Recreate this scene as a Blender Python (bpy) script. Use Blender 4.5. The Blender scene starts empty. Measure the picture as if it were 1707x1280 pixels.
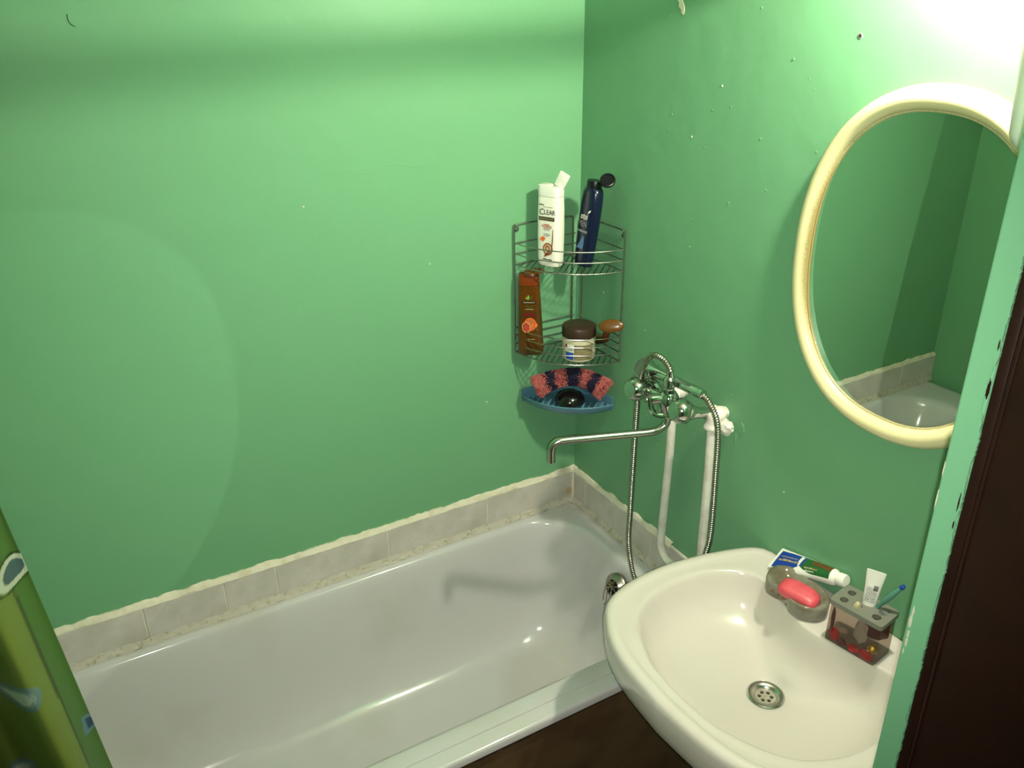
import bpy, bmesh, math, random
from mathutils import Vector, Matrix, noise
SC = bpy.context.scene
COL = SC.collection
PI = math.pi
rnd = random.Random(7)

# ------------------------------------------------------------------ camera
cam = bpy.data.cameras.new('camera')
cam.sensor_width = 36.0; cam.lens = 29.3146; cam.clip_start = 0.01
co = bpy.data.objects.new('camera', cam); COL.objects.link(co)
RM = Matrix(((0.8651178882589515, 0.2188911235268253, -0.45128451719013846),
             (-0.5014477585193171, 0.3577102902792523, -0.7877775661341758),
             (-0.01100840089772104, 0.9078160740312419, 0.4192240341871848)))
CAM = Vector((-1.274544699171603, -1.8446567577403907, 2.0163499747165563))
co.matrix_world = Matrix.Translation(CAM) @ RM.to_4x4()
SC.camera = co

# ------------------------------------------------------------------ world, lamps, exposure
w = bpy.data.worlds.new('world'); SC.world = w; w.use_nodes = True
w.node_tree.nodes['Background'].inputs[0].default_value = (0, 0, 0, 1)
w.node_tree.nodes['Background'].inputs[1].default_value = 0.0
SC.view_settings.view_transform = 'Standard'; SC.view_settings.look = 'None'
SC.view_settings.exposure = 0.0; SC.view_settings.gamma = 1.0
SC.view_settings.use_curve_mapping = False
SC.cycles.caustics_reflective = False
SC.cycles.caustics_refractive = False
SC.cycles.max_bounces = 10; SC.cycles.diffuse_bounces = 2; SC.cycles.transparent_max_bounces = 12
SC.cycles.sample_clamp_indirect = 4.0

def point(name, loc, power, color, r):
    l = bpy.data.lights.new(name, 'POINT'); l.energy = power; l.color = color; l.shadow_soft_size = r
    o = bpy.data.objects.new(name, l); o.location = loc; COL.objects.link(o); return o
def spot(name, loc, power, color, r, rot):
    l = bpy.data.lights.new(name, 'SPOT'); l.energy = power; l.color = color; l.shadow_soft_size = r
    l.spot_size = math.radians(90); l.spot_blend = 1.0
    o = bpy.data.objects.new(name, l); o.matrix_world = Matrix.Translation(loc) @ rot.to_4x4(); COL.objects.link(o); return o
FLASH = 84.0
FCOL = (1.0, 0.97, 0.88)
LAMP_E = 1500.0; LCOL = (1.0, 0.92, 0.76, 1)
LAMP = Vector((-0.12, -1.13, 2.206))
fl = CAM + RM @ Vector((0.012, -0.004, 0.0))
spot('phone_flash', fl, FLASH, FCOL, 0.006, RM)
# added unseen lamp behind the wall, imitating the mirror's bounce of the flash (mirrored in the plane of the pane)
PANE_X = -0.012
TH = 0.12          # share of the added lamp's light that the pane is made to pass
mirm = Matrix(((-1, 0, 0), (0, 1, 0), (0, 0, 1))) @ RM @ Matrix(((-1, 0, 0), (0, 1, 0), (0, 0, 1)))
spot('added_mirror_bounce', Vector((2 * PANE_X - fl.x, fl.y, fl.z)), FLASH * 0.8 / TH, FCOL, 0.006, mirm)

# ------------------------------------------------------------------ materials
def lin(c):
    c /= 255.0
    return c / 12.92 if c <= 0.04045 else ((c + 0.055) / 1.055) ** 2.4
def rgb(r, g, b): return (lin(r), lin(g), lin(b), 1.0)
MATS = {}
def mat(name, color, rough=0.5, metal=0.0, spec=0.5, coat=0.0, trans=0.0, ior=1.45, emit=None, estr=0.0,
        var=None, vscale=8.0, vlo=0.45, vhi=0.65, bump=0.0, bscale=40.0, bdist=0.001, attr=None, alpha=1.0, sss=0.0, rvar=0.0):
    m = bpy.data.materials.new(name); m.use_nodes = True; MATS[name] = m
    nt = m.node_tree; N = nt.nodes; L = nt.links; b = N['Principled BSDF']
    b.inputs['Base Color'].default_value = color
    b.inputs['Roughness'].default_value = rough; b.inputs['Metallic'].default_value = metal
    b.inputs['Specular IOR Level'].default_value = spec
    b.inputs['Coat Weight'].default_value = coat; b.inputs['Coat Roughness'].default_value = 0.05
    b.inputs['Transmission Weight'].default_value = trans; b.inputs['IOR'].default_value = ior
    b.inputs['Alpha'].default_value = alpha
    if sss:
        b.inputs['Subsurface Weight'].default_value = sss
        b.inputs['Subsurface Radius'].default_value = (0.01, 0.01, 0.008); b.inputs['Subsurface Scale'].default_value = 1.0
    if emit:
        b.inputs['Emission Color'].default_value = emit; b.inputs['Emission Strength'].default_value = estr
    tc = N.new('ShaderNodeTexCoord')
    if var:
        t = N.new('ShaderNodeTexNoise'); t.inputs['Scale'].default_value = vscale; t.inputs['Detail'].default_value = 6
        L.new(tc.outputs['Object'], t.inputs['Vector'])
        r = N.new('ShaderNodeValToRGB'); r.color_ramp.elements[0].position = vlo; r.color_ramp.elements[1].position = vhi
        r.color_ramp.elements[0].color = color; r.color_ramp.elements[1].color = var
        L.new(t.outputs['Fac'], r.inputs['Fac']); L.new(r.outputs['Color'], b.inputs['Base Color'])
        if rvar:
            mr = N.new('ShaderNodeMapRange'); mr.inputs['To Min'].default_value = rough; mr.inputs['To Max'].default_value = rough + rvar
            L.new(t.outputs['Fac'], mr.inputs['Value']); L.new(mr.outputs[0], b.inputs['Roughness'])
    if attr:
        a = N.new('ShaderNodeAttribute'); a.attribute_name = attr; L.new(a.outputs['Color'], b.inputs['Base Color'])
    if bump:
        t2 = N.new('ShaderNodeTexNoise'); t2.inputs['Scale'].default_value = bscale; t2.inputs['Detail'].default_value = 4
        L.new(tc.outputs['Object'], t2.inputs['Vector'])
        bp = N.new('ShaderNodeBump'); bp.inputs['Strength'].default_value = bump; bp.inputs['Distance'].default_value = bdist
        L.new(t2.outputs['Fac'], bp.inputs['Height']); L.new(bp.outputs['Normal'], b.inputs['Normal'])
    return m

def wall_paint(name, c1, c2, rough=0.42):
    """green oil paint: faint roller mottle, tiny pimples"""
    m = mat(name, c1, rough=rough, spec=0.28, var=c2, vscale=2.2, vlo=0.35, vhi=0.7)
    nt = m.node_tree; N = nt.nodes; L = nt.links; b = N['Principled BSDF']
    tc = N.new('ShaderNodeTexCoord')
    n1 = N.new('ShaderNodeTexNoise'); n1.inputs['Scale'].default_value = 9; n1.inputs['Detail'].default_value = 8
    n2 = N.new('ShaderNodeTexVoronoi'); n2.inputs['Scale'].default_value = 26
    L.new(tc.outputs['Object'], n1.inputs['Vector']); L.new(tc.outputs['Object'], n2.inputs['Vector'])
    mr = N.new('ShaderNodeMapRange'); mr.inputs['From Min'].default_value = 0.10; mr.inputs['From Max'].default_value = 0.0
    mr.inputs['To Min'].default_value = 0; mr.inputs['To Max'].default_value = 0.35
    L.new(n2.outputs['Distance'], mr.inputs['Value'])
    gt = N.new('ShaderNodeMath'); gt.operation = 'GREATER_THAN'; gt.inputs[1].default_value = 0.93
    sep = N.new('ShaderNodeSeparateColor'); L.new(n2.outputs['Color'], sep.inputs[0]); L.new(sep.outputs[0], gt.inputs[0])
    mu = N.new('ShaderNodeMath'); mu.operation = 'MULTIPLY'; L.new(mr.outputs[0], mu.inputs[0]); L.new(gt.outputs[0], mu.inputs[1])
    ad = N.new('ShaderNodeMath'); ad.operation = 'ADD'; L.new(n1.outputs['Fac'], ad.inputs[0]); L.new(mu.outputs[0], ad.inputs[1])
    bp = N.new('ShaderNodeBump'); bp.inputs['Strength'].default_value = 0.35; bp.inputs['Distance'].default_value = 0.006
    L.new(ad.outputs[0], bp.inputs['Height']); L.new(bp.outputs['Normal'], b.inputs['Normal'])
    return m
GREEN = wall_paint('green_wall_paint', (0.156, 0.378, 0.196, 1), (0.164, 0.388, 0.205, 1))
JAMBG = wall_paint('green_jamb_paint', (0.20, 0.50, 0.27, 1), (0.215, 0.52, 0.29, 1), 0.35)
BROWN = mat('dark_brown_gloss_paint', rgb(38, 14, 9), rough=0.42, bump=0.4, bscale=60, var=rgb(32, 11, 7), vscale=14)
CEIL = mat('ceiling_whitewash', rgb(150, 150, 132), rough=0.8)
FLOORM = mat('floor_tile', rgb(120, 100, 85), rough=0.5, var=rgb(95, 78, 66))
TILE = mat('grey_glazed_tile', rgb(208, 204, 194), rough=0.3, var=rgb(186, 182, 168), vscale=14, vlo=0.38, vhi=0.7, bump=0.2, bscale=30)
GROUT = mat('cream_grout', rgb(225, 220, 196), rough=0.85, var=rgb(200, 192, 160), vscale=30, vlo=0.5, vhi=0.75, bump=0.8, bscale=120)
MOULD = mat('stained_caulk', rgb(198, 194, 176), rough=0.7, var=rgb(156, 146, 116), vscale=95, vlo=0.55, vhi=0.75, bump=0.7, bscale=140)
ENAMEL = mat('bath_enamel', rgb(204, 204, 201), rough=0.13, coat=0.4, spec=0.6, var=rgb(192, 189, 178), vscale=3.5, vlo=0.5, vhi=0.8, bump=0.12, bscale=5, bdist=0.003)
CERAM = mat('sink_ceramic', rgb(208, 203, 192), rough=0.16, coat=0.5, spec=0.6, var=rgb(202, 196, 180), vscale=4, vlo=0.5, vhi=0.8)
PANEL = mat('brown_hardboard', rgb(100, 80, 54), rough=0.42, var=rgb(82, 62, 42), vscale=9, bump=0.4, bscale=70)
CHROME = mat('chrome', (0.66, 0.66, 0.64, 1), rough=0.07, metal=1.0)
KNOBM = mat('knob_chrome', (0.62, 0.62, 0.60, 1), rough=0.12, metal=1.0)
STEEL = mat('brushed_steel', (0.55, 0.53, 0.49, 1), rough=0.25, metal=1.0, bump=0.1, bscale=60)
WIRE = mat('tarnished_wire', (0.42, 0.40, 0.36, 1), rough=0.3, metal=1.0, var=(0.22, 0.15, 0.09, 1), vscale=50, vlo=0.55, vhi=0.75)
HOSEM = mat('hose_metal', (0.42, 0.38, 0.33, 1), rough=0.26, metal=1.0)
DRAINM = mat('dull_drain_metal', (0.45, 0.42, 0.36, 1), rough=0.35, metal=1.0, var=(0.30, 0.27, 0.22, 1), vscale=60)
BLACK = mat('dark_void', (0.012, 0.010, 0.008, 1), rough=0.9)
PIPEW = mat('white_pipe_paint', rgb(226, 226, 212), rough=0.4, var=rgb(205, 203, 185), vscale=20, bump=0.5, bscale=50)
PLASTW = mat('white_plastic', rgb(240, 240, 228), rough=0.3)
CREAM = mat('cream_frame', rgb(238, 222, 158), rough=0.28, coat=0.2)
BOTW = mat('bottle_white', rgb(246, 245, 228), rough=0.25, coat=0.3)
BOTB = mat('bottle_navy', rgb(16, 22, 50), rough=0.22, coat=0.3)
CAPK = mat('cap_black', rgb(14, 15, 20), rough=0.3)
AMBER = mat('amber_plastic', rgb(112, 62, 16), rough=0.2, coat=0.3, trans=0.3, var=rgb(72, 62, 20), vscale=9, vlo=.4, vhi=.6)
AMBER3 = mat('amber_lid_brown', rgb(112, 72, 26), rough=0.25, coat=0.3, trans=0.2)
AMBER2 = mat('amber_cap', rgb(118, 50, 14), rough=0.25, coat=0.2)
JARM = mat('jar_cream_plastic', rgb(205, 200, 168), rough=0.3, trans=0.1)
JARL = mat('jar_lid_brown', rgb(56, 40, 28), rough=0.4)
BLUEP = mat('blue_clear_plastic', rgb(98, 150, 172), rough=0.15, trans=0.3, coat=0.3)
NAVYC = mat('black_soap', rgb(18, 16, 18), rough=0.15, coat=0.5)
FIBP = mat('pink_fibre', rgb(190, 104, 98), rough=0.7)
FIBN = mat('navy_fibre', rgb(34, 28, 56), rough=0.7)
RESIN = mat('grey_clear_resin', rgb(158, 156, 138), rough=0.12, trans=0.35, ior=1.3, coat=0.3, var=rgb(126, 118, 94), vscale=22)
RESIND = mat('smoky_clear_resin', rgb(214, 196, 188), rough=0.05, trans=0.95, ior=1.12, coat=0.4)
SOAPM = mat('pink_soap', rgb(212, 84, 94), rough=0.4, coat=0.1, sss=0.1, var=rgb(198, 70, 80), vscale=40, bump=.3, bscale=35)
RED = mat('red_petal', rgb(200, 18, 44), rough=0.4)
GOLD = mat('gold_leaf', rgb(190, 160, 40), rough=0.3, metal=0.4)
BLUE = mat('print_blue', rgb(24, 62, 150), rough=0.3)
PGREEN = mat('print_green', rgb(38, 92, 44), rough=0.3)
PBROWN = mat('print_brown', rgb(96, 66, 34), rough=0.3)
PDARK = mat('print_dark', rgb(40, 34, 28), rough=0.4)
PWHITE = mat('print_white', rgb(235, 235, 225), rough=0.4)
PRED = mat('print_red', rgb(178, 50, 40), rough=0.4)
PORANGE = mat('print_orange', rgb(242, 108, 52), rough=0.4)
PGREY = mat('print_grey', rgb(130, 130, 130), rough=0.4)
PLIME = mat('print_lime', rgb(130, 170, 60), rough=0.4)
PMAROON = mat('print_maroon', rgb(110, 24, 30), rough=0.4)
PICE = mat('print_ice_blue', rgb(80, 116, 160), rough=0.4)
PTAN = mat('print_tan', rgb(168, 150, 110), rough=0.4)
TEAL = mat('teal_plastic', rgb(92, 150, 130), rough=0.3, trans=0.2)
CURT = mat('curtain_cloth', (1, 1, 1, 1), rough=0.45, attr='print', spec=0.4)

# speckled, aged edge on the cream mirror frame: brown spray towards both borders of the moulding
def frame_mat():
    m = CREAM; nt = m.node_tree; N = nt.nodes; L = nt.links; b = N['Principled BSDF']
    a = N.new('ShaderNodeAttribute'); a.attribute_name = 'edge'
    tc = N.new('ShaderNodeTexCoord'); t = N.new('ShaderNodeTexNoise'); t.inputs['Scale'].default_value = 600; t.inputs['Detail'].default_value = 3
    L.new(tc.outputs['Object'], t.inputs['Vector'])
    ad = N.new('ShaderNodeMath'); ad.operation = 'MULTIPLY_ADD'; ad.inputs[1].default_value = 0.22
    L.new(t.outputs['Fac'], ad.inputs[0]); L.new(a.outputs['Fac'], ad.inputs[2])
    r = N.new('ShaderNodeValToRGB'); e = r.color_ramp.elements
    e[0].position = 0.86; e[0].color = rgb(228, 218, 168); e[1].position = 1.0; e[1].color = rgb(150, 136, 88)
    L.new(ad.outputs[0], r.inputs['Fac']); L.new(r.outputs['Color'], b.inputs['Base Color'])
frame_mat()
# mirror pane, made partly see-through so the added lamp shines in
def mirror_mat():
    m = bpy.data.materials.new('mirror_silver'); m.use_nodes = True; nt = m.node_tree; N = nt.nodes; L = nt.links
    N.remove(N['Principled BSDF']); o = N['Material Output']
    g = N.new('ShaderNodeBsdfGlossy'); g.inputs['Roughness'].default_value = 0.0; g.inputs['Color'].default_value = (0.80, 0.88, 0.78, 1)
    t = N.new('ShaderNodeBsdfTransparent'); mx = N.new('ShaderNodeMixShader'); mx.inputs[0].default_value = TH
    L.new(g.outputs[0], mx.inputs[1]); L.new(t.outputs[0], mx.inputs[2]); L.new(mx.outputs[0], o.inputs['Surface']); return m
MIRROR = mirror_mat()
def clear_mat(name, tint, body, fac):
    m = mat(name, body, rough=0.08, coat=0.5); nt = m.node_tree; N = nt.nodes; L = nt.links; o = N['Material Output']
    t = N.new('ShaderNodeBsdfTransparent'); t.inputs['Color'].default_value = tint; mx = N.new('ShaderNodeMixShader'); mx.inputs[0].default_value = fac
    L.new(t.outputs[0], mx.inputs[1]); L.new(N['Principled BSDF'].outputs[0], mx.inputs[2]); L.new(mx.outputs[0], o.inputs['Surface']); return m
RESIND = clear_mat('smoky_clear_resin', (0.80, 0.72, 0.68, 1), rgb(96, 80, 72), 0.22)

# ------------------------------------------------------------------ helpers
def mk(name, bm, m, parent=None, smooth=True, angle=35, label=None):
    """one mesh object from a bmesh"""
    bmesh.ops.remove_doubles(bm, verts=bm.verts, dist=1e-6) if len(bm.verts) < 60000 else None
    if smooth:
        ca = math.radians(angle)
        for e in bm.edges:
            if len(e.link_faces) == 2 and e.calc_face_angle(0) > ca: e.smooth = False
        for f in bm.faces: f.smooth = True
    me = bpy.data.meshes.new(name); bm.to_mesh(me); bm.free()
    ms = m if isinstance(m, (list, tuple)) else [m]
    for x in ms: me.materials.append(x)
    o = bpy.data.objects.new(name, me); COL.objects.link(o)
    if parent is not None: o.parent = parent
    if label: o['label'] = label
    return o
def empty(name, label, cat, loc=(0, 0, 0), rot=(0, 0, 0), group=None):
    o = bpy.data.objects.new(name, None); COL.objects.link(o); o.location = loc; o.rotation_euler = rot
    o.empty_display_size = 0.05; tag(o, label, cat, group); return o
def tag(o, label, cat, group=None):
    o['label'] = label; o['category'] = cat
    if group: o['group'] = group
    return o
def struct(o, label=None, cat=None):
    o['kind'] = 'structure'
    if label: o['label'] = label
    if cat: o['category'] = cat
    return o
def box(bm, lo, hi, bevel=0.0, seg=2, M=None):
    vs = [Vector((x, y, z)) for z in (lo[2], hi[2]) for y in (lo[1], hi[1]) for x in (lo[0], hi[0])]
    b2 = bmesh.new(); v = [b2.verts.new(p) for p in vs]
    for f in ((0, 2, 3, 1), (4, 5, 7, 6), (0, 1, 5, 4), (2, 6, 7, 3), (0, 4, 6, 2), (1, 3, 7, 5)): b2.faces.new([v[i] for i in f])
    if bevel: bmesh.ops.bevel(b2, geom=list(b2.edges), offset=bevel, segments=seg, affect='EDGES', profile=0.5)
    if M: bmesh.ops.transform(b2, matrix=M, verts=b2.verts)
    join(bm, b2); return bm
def join(bm, b2):
    mp = {v: bm.verts.new(v.co) for v in b2.verts}
    for f in b2.faces:
        try: nf = bm.faces.new([mp[v] for v in f.verts]); nf.material_index = f.material_index
        except ValueError: pass
    b2.free()
def loft(bm, rings, closed=True, cap0=False, cap1=False):
    R = [[bm.verts.new(p) for p in r] for r in rings]
    n = len(R[0])
    for a, b in zip(R, R[1:]):
        for i in range(n if closed else n - 1):
            j = (i + 1) % n
            try: bm.faces.new((a[i], a[j], b[j], b[i]))
            except ValueError: pass
    if cap0: bm.faces.new(list(reversed(R[0])))
    if cap1: bm.faces.new(R[-1])
    return R
def frame(axis):
    z = Vector(axis).normalized(); u = z.orthogonal().normalized(); return u, z.cross(u), z
def lathe(bm, prof, origin=(0, 0, 0), axis=(0, 0, 1), seg=24, cap0=True, cap1=True, facets=None):
    """prof: (radius, height) pairs along axis"""
    u, v, z = frame(axis); o = Vector(origin); rings = []
    n = facets or seg
    for r, h in prof:
        rings.append([o + z * h + (u * math.cos(2 * PI * i / n) + v * math.sin(2 * PI * i / n)) * max(r, 1e-5) for i in range(n)])
    loft(bm, rings, True, cap0, cap1)
def catmull(P, n=8, closed=False):
    P = [Vector(p) for p in P]; out = []
    m = len(P)
    for i in range(m if closed else m - 1):
        if closed: a, b, c, d = P[i - 1], P[i], P[(i + 1) % m], P[(i + 2) % m]
        else: a, b, c, d = P[max(i - 1, 0)], P[i], P[i + 1], P[min(i + 2, m - 1)]
        for k in range(n):
            t = k / n
            out.append(0.5 * ((2 * b) + (c - a) * t + (2 * a - 5 * b + 4 * c - d) * t * t + (3 * b - a - 3 * c + d) * t ** 3))
    if not closed: out.append(P[-1])
    return out
def resample(P, step):
    L = [0]
    for a, b in zip(P, P[1:]): L.append(L[-1] + (b - a).length)
    n = max(2, int(L[-1] / step)); out = []; k = 0
    for i in range(n + 1):
        s = L[-1] * i / n
        while k < len(L) - 2 and L[k + 1] < s: k += 1
        t = (s - L[k]) / max(L[k + 1] - L[k], 1e-9); out.append(P[k].lerp(P[k + 1], min(max(t, 0), 1)))
    return out
def tube(bm, P, r, seg=10, closed=False, cap=True):
    P = [Vector(p) for p in P]; n = len(P); rings = []
    T = []
    for i in range(n):
        if closed: t = P[(i + 1) % n] - P[i - 1]
        else: t = P[min(i + 1, n - 1)] - P[max(i - 1, 0)]
        T.append(t.normalized())
    u = T[0].orthogonal().normalized()
    for i in range(n):
        u = (u - T[i] * u.dot(T[i])).normalized(); v = T[i].cross(u)
        rr = r[i] if isinstance(r, (list, tuple)) else r
        rings.append([P[i] + (u * math.cos(2 * PI * k / seg) + v * math.sin(2 * PI * k / seg)) * rr for k in range(seg)])
    if closed: rings.append(rings[0])
    loft(bm, rings, True, cap and not closed, cap and not closed)
def hull_poly(bm, pts, thick, M=None, mi=0):
    """flat polygon (x,z) given thickness in -y"""
    a = [bm.verts.new(Vector((x, 0, z))) for x, z in pts]; b = [bm.verts.new(Vector((x, -thick, z))) for x, z in pts]
    fs = [bm.faces.new(b), bm.faces.new(list(reversed(a)))]
    n = len(pts)
    for i in range(n):
        j = (i + 1) % n; fs.append(bm.faces.new((a[i], a[j], b[j], b[i])))
    for f in fs: f.material_index = mi
def text_bm(s, size, extr=0.00015, sx=1.0, shear=0.0, align='CENTER', offset=0.0):
    """letters as a bmesh lying in x-z, facing -y"""
    c = bpy.data.curves.new('t', 'FONT'); c.body = s; c.size = size; c.extrude = extr; c.resolution_u = 3
    c.align_x = align; c.align_y = 'CENTER'; c.shear = shear; c.offset = offset
    o = bpy.data.objects.new('t', c); COL.objects.link(o)
    dg = bpy.context.evaluated_depsgraph_get(); me = bpy.data.meshes.new_from_object(o.evaluated_get(dg))
    b = bmesh.new(); b.from_mesh(me); bpy.data.objects.remove(o); bpy.data.curves.remove(c); bpy.data.meshes.remove(me)
    for v in b.verts: v.co = Vector((v.co.x * sx, -v.co.z, v.co.y))
    return b
def place_decal(b, fn):
    """fn maps (x, y, z) flat print coordinates onto the surface"""
    for v in b.verts: v.co = fn(v.co)
    return b
def sup(w, d, n, N=40, cx=0, cy=0, z=0, ph=0.0):
    out = []
    for i in range(N):
        a = 2 * PI * i / N + ph; c, s = math.cos(a), math.sin(a)
        out.append(Vector((cx + w * math.copysign(abs(c) ** (2 / n), c), cy + d * math.copysign(abs(s) ** (2 / n), s), z)))
    return out
def subdiv_fn(bm, cuts=2):
    bmesh.ops.subdivide_edges(bm, edges=list(bm.edges), cuts=cuts, use_grid_fill=True)

# ================================================================== ROOM SHELL
RX0, RY1 = -1.772, -1.381       # left wall, inside of the front wall
ZC = 2.50
OPEN0, OPEN1 = -1.42, -0.45     # doorway
FT = 0.030                      # thickness of the thin front partition
def wallbox(name, lo, hi, m): 
    b = bmesh.new(); box(b, lo, hi); return struct(mk(name, b, m, smooth=False))
wallbox('floor', (-2.3, -2.9, -0.1), (0.06, 0.1, 0.0), FLOORM)
wallbox('ceiling', (-2.3, -2.9, ZC), (0.06, 0.1, ZC + 0.08), CEIL)
wall_back = wallbox('wall_back', (RX0 - 0.06, 0.0, 0), (0.06, 0.06, ZC), GREEN)
wallbox('wall_left', (RX0 - 0.06, RY1 - FT, 0), (RX0, 0.0, ZC), GREEN)
# right wall with an opening added behind the mirror pane to pass the bounce lamp
MC = Vector((0, -1.0, 1.58))
def oval(a, b, n=2.2, N=96, x=0.0, c=MC):
    return [Vector((x, c.y + p.x, c.z + p.y)) for p in sup(a, b, n, N)]
b = bmesh.new()
def rect_loop(x, N=96):
    out = []
    for p in oval(0.235, 0.295, N=N):
        d = Vector((p.y - MC.y, p.z - MC.z)); lim = []
        if d.x > 1e-9: lim.append((0.0 - MC.y) / d.x)
        if d.x < -1e-9: lim.append((-2.9 - MC.y) / d.x)
        if d.y > 1e-9: lim.append((ZC - MC.z) / d.y)
        if d.y < -1e-9: lim.append((0 - MC.z) / d.y)
        t = min(lim); out.append(Vector((x, MC.y + d.x * t, MC.z + d.y * t)))
    return out
def snap(L):
    for c in ((0.0, ZC), (0.0, 0.0), (-2.9, ZC), (-2.9, 0.0)):
        k = min(range(len(L)), key=lambda i: (L[i].y - c[0]) ** 2 + (L[i].z - c[1]) ** 2); L[k].y, L[k].z = c
    return L
loft(b, [snap(rect_loop(0.0)), oval(0.235, 0.295, x=0.0), oval(0.235, 0.295, x=0.03), snap(rect_loop(0.03)), snap(rect_loop(0.0))])
bmesh.ops.recalc_face_normals(b, faces=b.faces)
wall_right = struct(mk('wall_right', b, GREEN, smooth=False))
# front partition: right of the door, left of the door, above it
b = bmesh.new(); box(b, (OPEN1, RY1 - FT, 0), (0.0, RY1, ZC), bevel=0.0025)
wall_front = struct(mk('wall_front', b, JAMBG, smooth=False))
b = bmesh.new(); box(b, (RX0, RY1 - FT, 0), (OPEN0, RY1, ZC)); mk('side_section', b, GREEN, wall_front, False)
b = bmesh.new(); box(b, (OPEN0, RY1 - FT, 2.10), (OPEN1, RY1, ZC)); mk('lintel_section', b, GREEN, wall_front, False)
# corridor behind
wallbox('wall_corridor_left', (-2.3, -2.9, 0), (-2.24, RY1 - FT, ZC), CEIL)
wallbox('wall_corridor_back', (-2.3, -2.96, 0), (0.06, -2.9, ZC), CEIL)

# door frame in dark brown gloss paint, just outside the green reveal
b = bmesh.new()
DX = OPEN1 + 0.0015
box(b, (DX, RY1 - FT - 0.013, 0), (DX + 0.05, RY1 - FT + 0.0, 2.10), bevel=0.002)
door = struct(mk('door_1', b, BROWN))
b = bmesh.new(); box(b, (DX - 0.003, RY1 - FT - 0.16, 0), (DX + 0.05, RY1 - FT - 0.0145, 2.10), bevel=0.002); mk('frame_post', b, BROWN, door)
b = bmesh.new(); box(b, (DX - 0.0045, RY1 - FT - 0.020, 0), (DX - 0.002, RY1 - FT - 0.0175, 2.10), bevel=0.0008); mk('frame_bead', b, BROWN, door)
b = bmesh.new(); box(b, (DX - 0.003, RY1 - FT - 0.30, 0), (DX + 0.05, RY1 - FT - 0.163, 2.10), bevel=0.003); mk('casing', b, BROWN, door)
b = bmesh.new(); box(b, (DX - 0.01, RY1 - FT - 1.2, 0), (DX + 0.012, RY1 - FT - 0.31, 2.08), bevel=0.003); mk('open_door_leaf', b, BROWN, door)
# ragged edge where the green paint laps over the brown frame
b = bmesh.new(); zs = [0.6 + 1.5 * i / 700 for i in range(701)]; front = []; back = []
for i, z in enumerate(zs):
    n = noise.noise(Vector((0, 0, z * 18))) * 0.0030 + noise.noise(Vector((3, 0, z * 70))) * 0.0022 + noise.noise(Vector((5, 0, z * 300))) * 0.0014
    e = 0.0002 + n
    if 1.60 < z < 1.67: e -= 0.0042 * math.sin((z - 1.60) / 0.07 * PI) ** 0.5
    ym = RY1 - FT - e
    back.append(Vector((DX - 0.0026, RY1 - FT + 0.0045, z))); front.append(Vector((DX - 0.0026, min(ym, RY1 - FT + 0.004), z)))
loft(b, [[p + Vector((0.0045, 0, 0)) for p in front], front, back], closed=False)
mk('paint_edge', b, JAMBG, wall_front, smooth=False)
# flaked patches on the jamb and on the right wall
def flake(c, ax, w, h, m, parent, name='paint_flake', seed=0, th=0.0012):
    b = bmesh.new(); N = 26; ring = []
    for i in range(N):
        a = 2 * PI * i / N; r = 1 + 0.45 * noise.noise(Vector((math.cos(a) * 1.7, math.sin(a) * 1.7, seed * 3.7)))
        ring.append((math.cos(a) * w * r, math.sin(a) * h * r))
    u, v, n = ax
    rings = [[Vector(c) + u * x * s + v * y * s + n * t for x, y in ring] for s, t in ((1.05, 0), (1, th), (0.6, th * 1.1), (0.05, th))]
    loft(b, rings, True, False, True); return mk(name, b, m, parent)
AXR = (Vector((0, 1, 0)), Vector((0, 0, 1)), Vector((-1, 0, 0)))
AXB = (Vector((1, 0, 0)), Vector((0, 0, 1)), Vector((0, -1, 0)))
for k, (y, z, w_, h_) in enumerate(((-1.3865, 1.330, .0014, .007), (-1.3862, 1.315, .0020, .010), (-1.3868, 1.296, .0013, .006), (-1.3870, 1.283, .0016, .007), (-1.3858, 1.268, .0008, .004))):
    flake((OPEN1, y, z), AXR, w_, h_, GROUT, wall_front, seed=k, th=0.0005)
for k, (y, z, w_, h_) in enumerate(((-1.3825, 1.49, .0007, .012), (-1.3825, 1.53, .0007, .010))):
    flake((OPEN1 - 0.0001, y, z), AXR, w_, h_, GROUT, wall_front, seed=k + 9, th=0.0004)
for k, (y, z, w_, h_) in enumerate(((-1.4085, 1.50, .0008, .010), (-1.4095, 1.64, .0014, .012), (-1.4090, 1.69, .0007, .006), (-1.4085, 1.47, .0007, .005))):
    flake((OPEN1 - 0.0012, y, z), AXR, w_, h_, BROWN, wall_front, seed=k + 19, th=0.0006)
for k, (y, z, w_, h_) in enumerate(((-.356, 2.003, .007, .009), (-.362, 1.992, .005, .010), (-.352, 2.013, .008, .006), (-.66, 1.13, .006, .013), (-.643, 1.10, .003, .012))):
    flake((0, y, z), AXR, w_, h_, GROUT if k < 3 else GREEN, wall_right, seed=k + 30)
for k, (y, z) in enumerate(((-.42, 1.74), (-.55, 1.62), (-.30, 1.25), (-.25, 1.09), (-.33, 1.02), (-.70, 1.08), (-.50, 1.85), (-.62, 1.76), (-.86, 1.12), (-.80, 1.04), (-.56, .83), (-.68, 1.91), (-.12, 1.30), (-.44, 1.50), (-.35, 1.78))):
    flake((0, y, z), AXR, .0015, .0016, GREEN if k % 3 else GROUT, wall_right, name='paint_drip', seed=k + 50, th=0.0015)
for k, (x, z) in enumerate(((-.45, 1.42), (-.88, 1.10), (-1.05, 1.02), (-.30, 1.00), (-.62, .98), (-1.25, 1.33), (-.75, 1.60), (-.38, 1.83), (-1.18, .92))):
    flake((x, 0, z), AXB, .0018, .0018, GREEN if k % 3 else GROUT, wall_back, name='paint_drip', seed=k + 80, th=0.0012)
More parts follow.
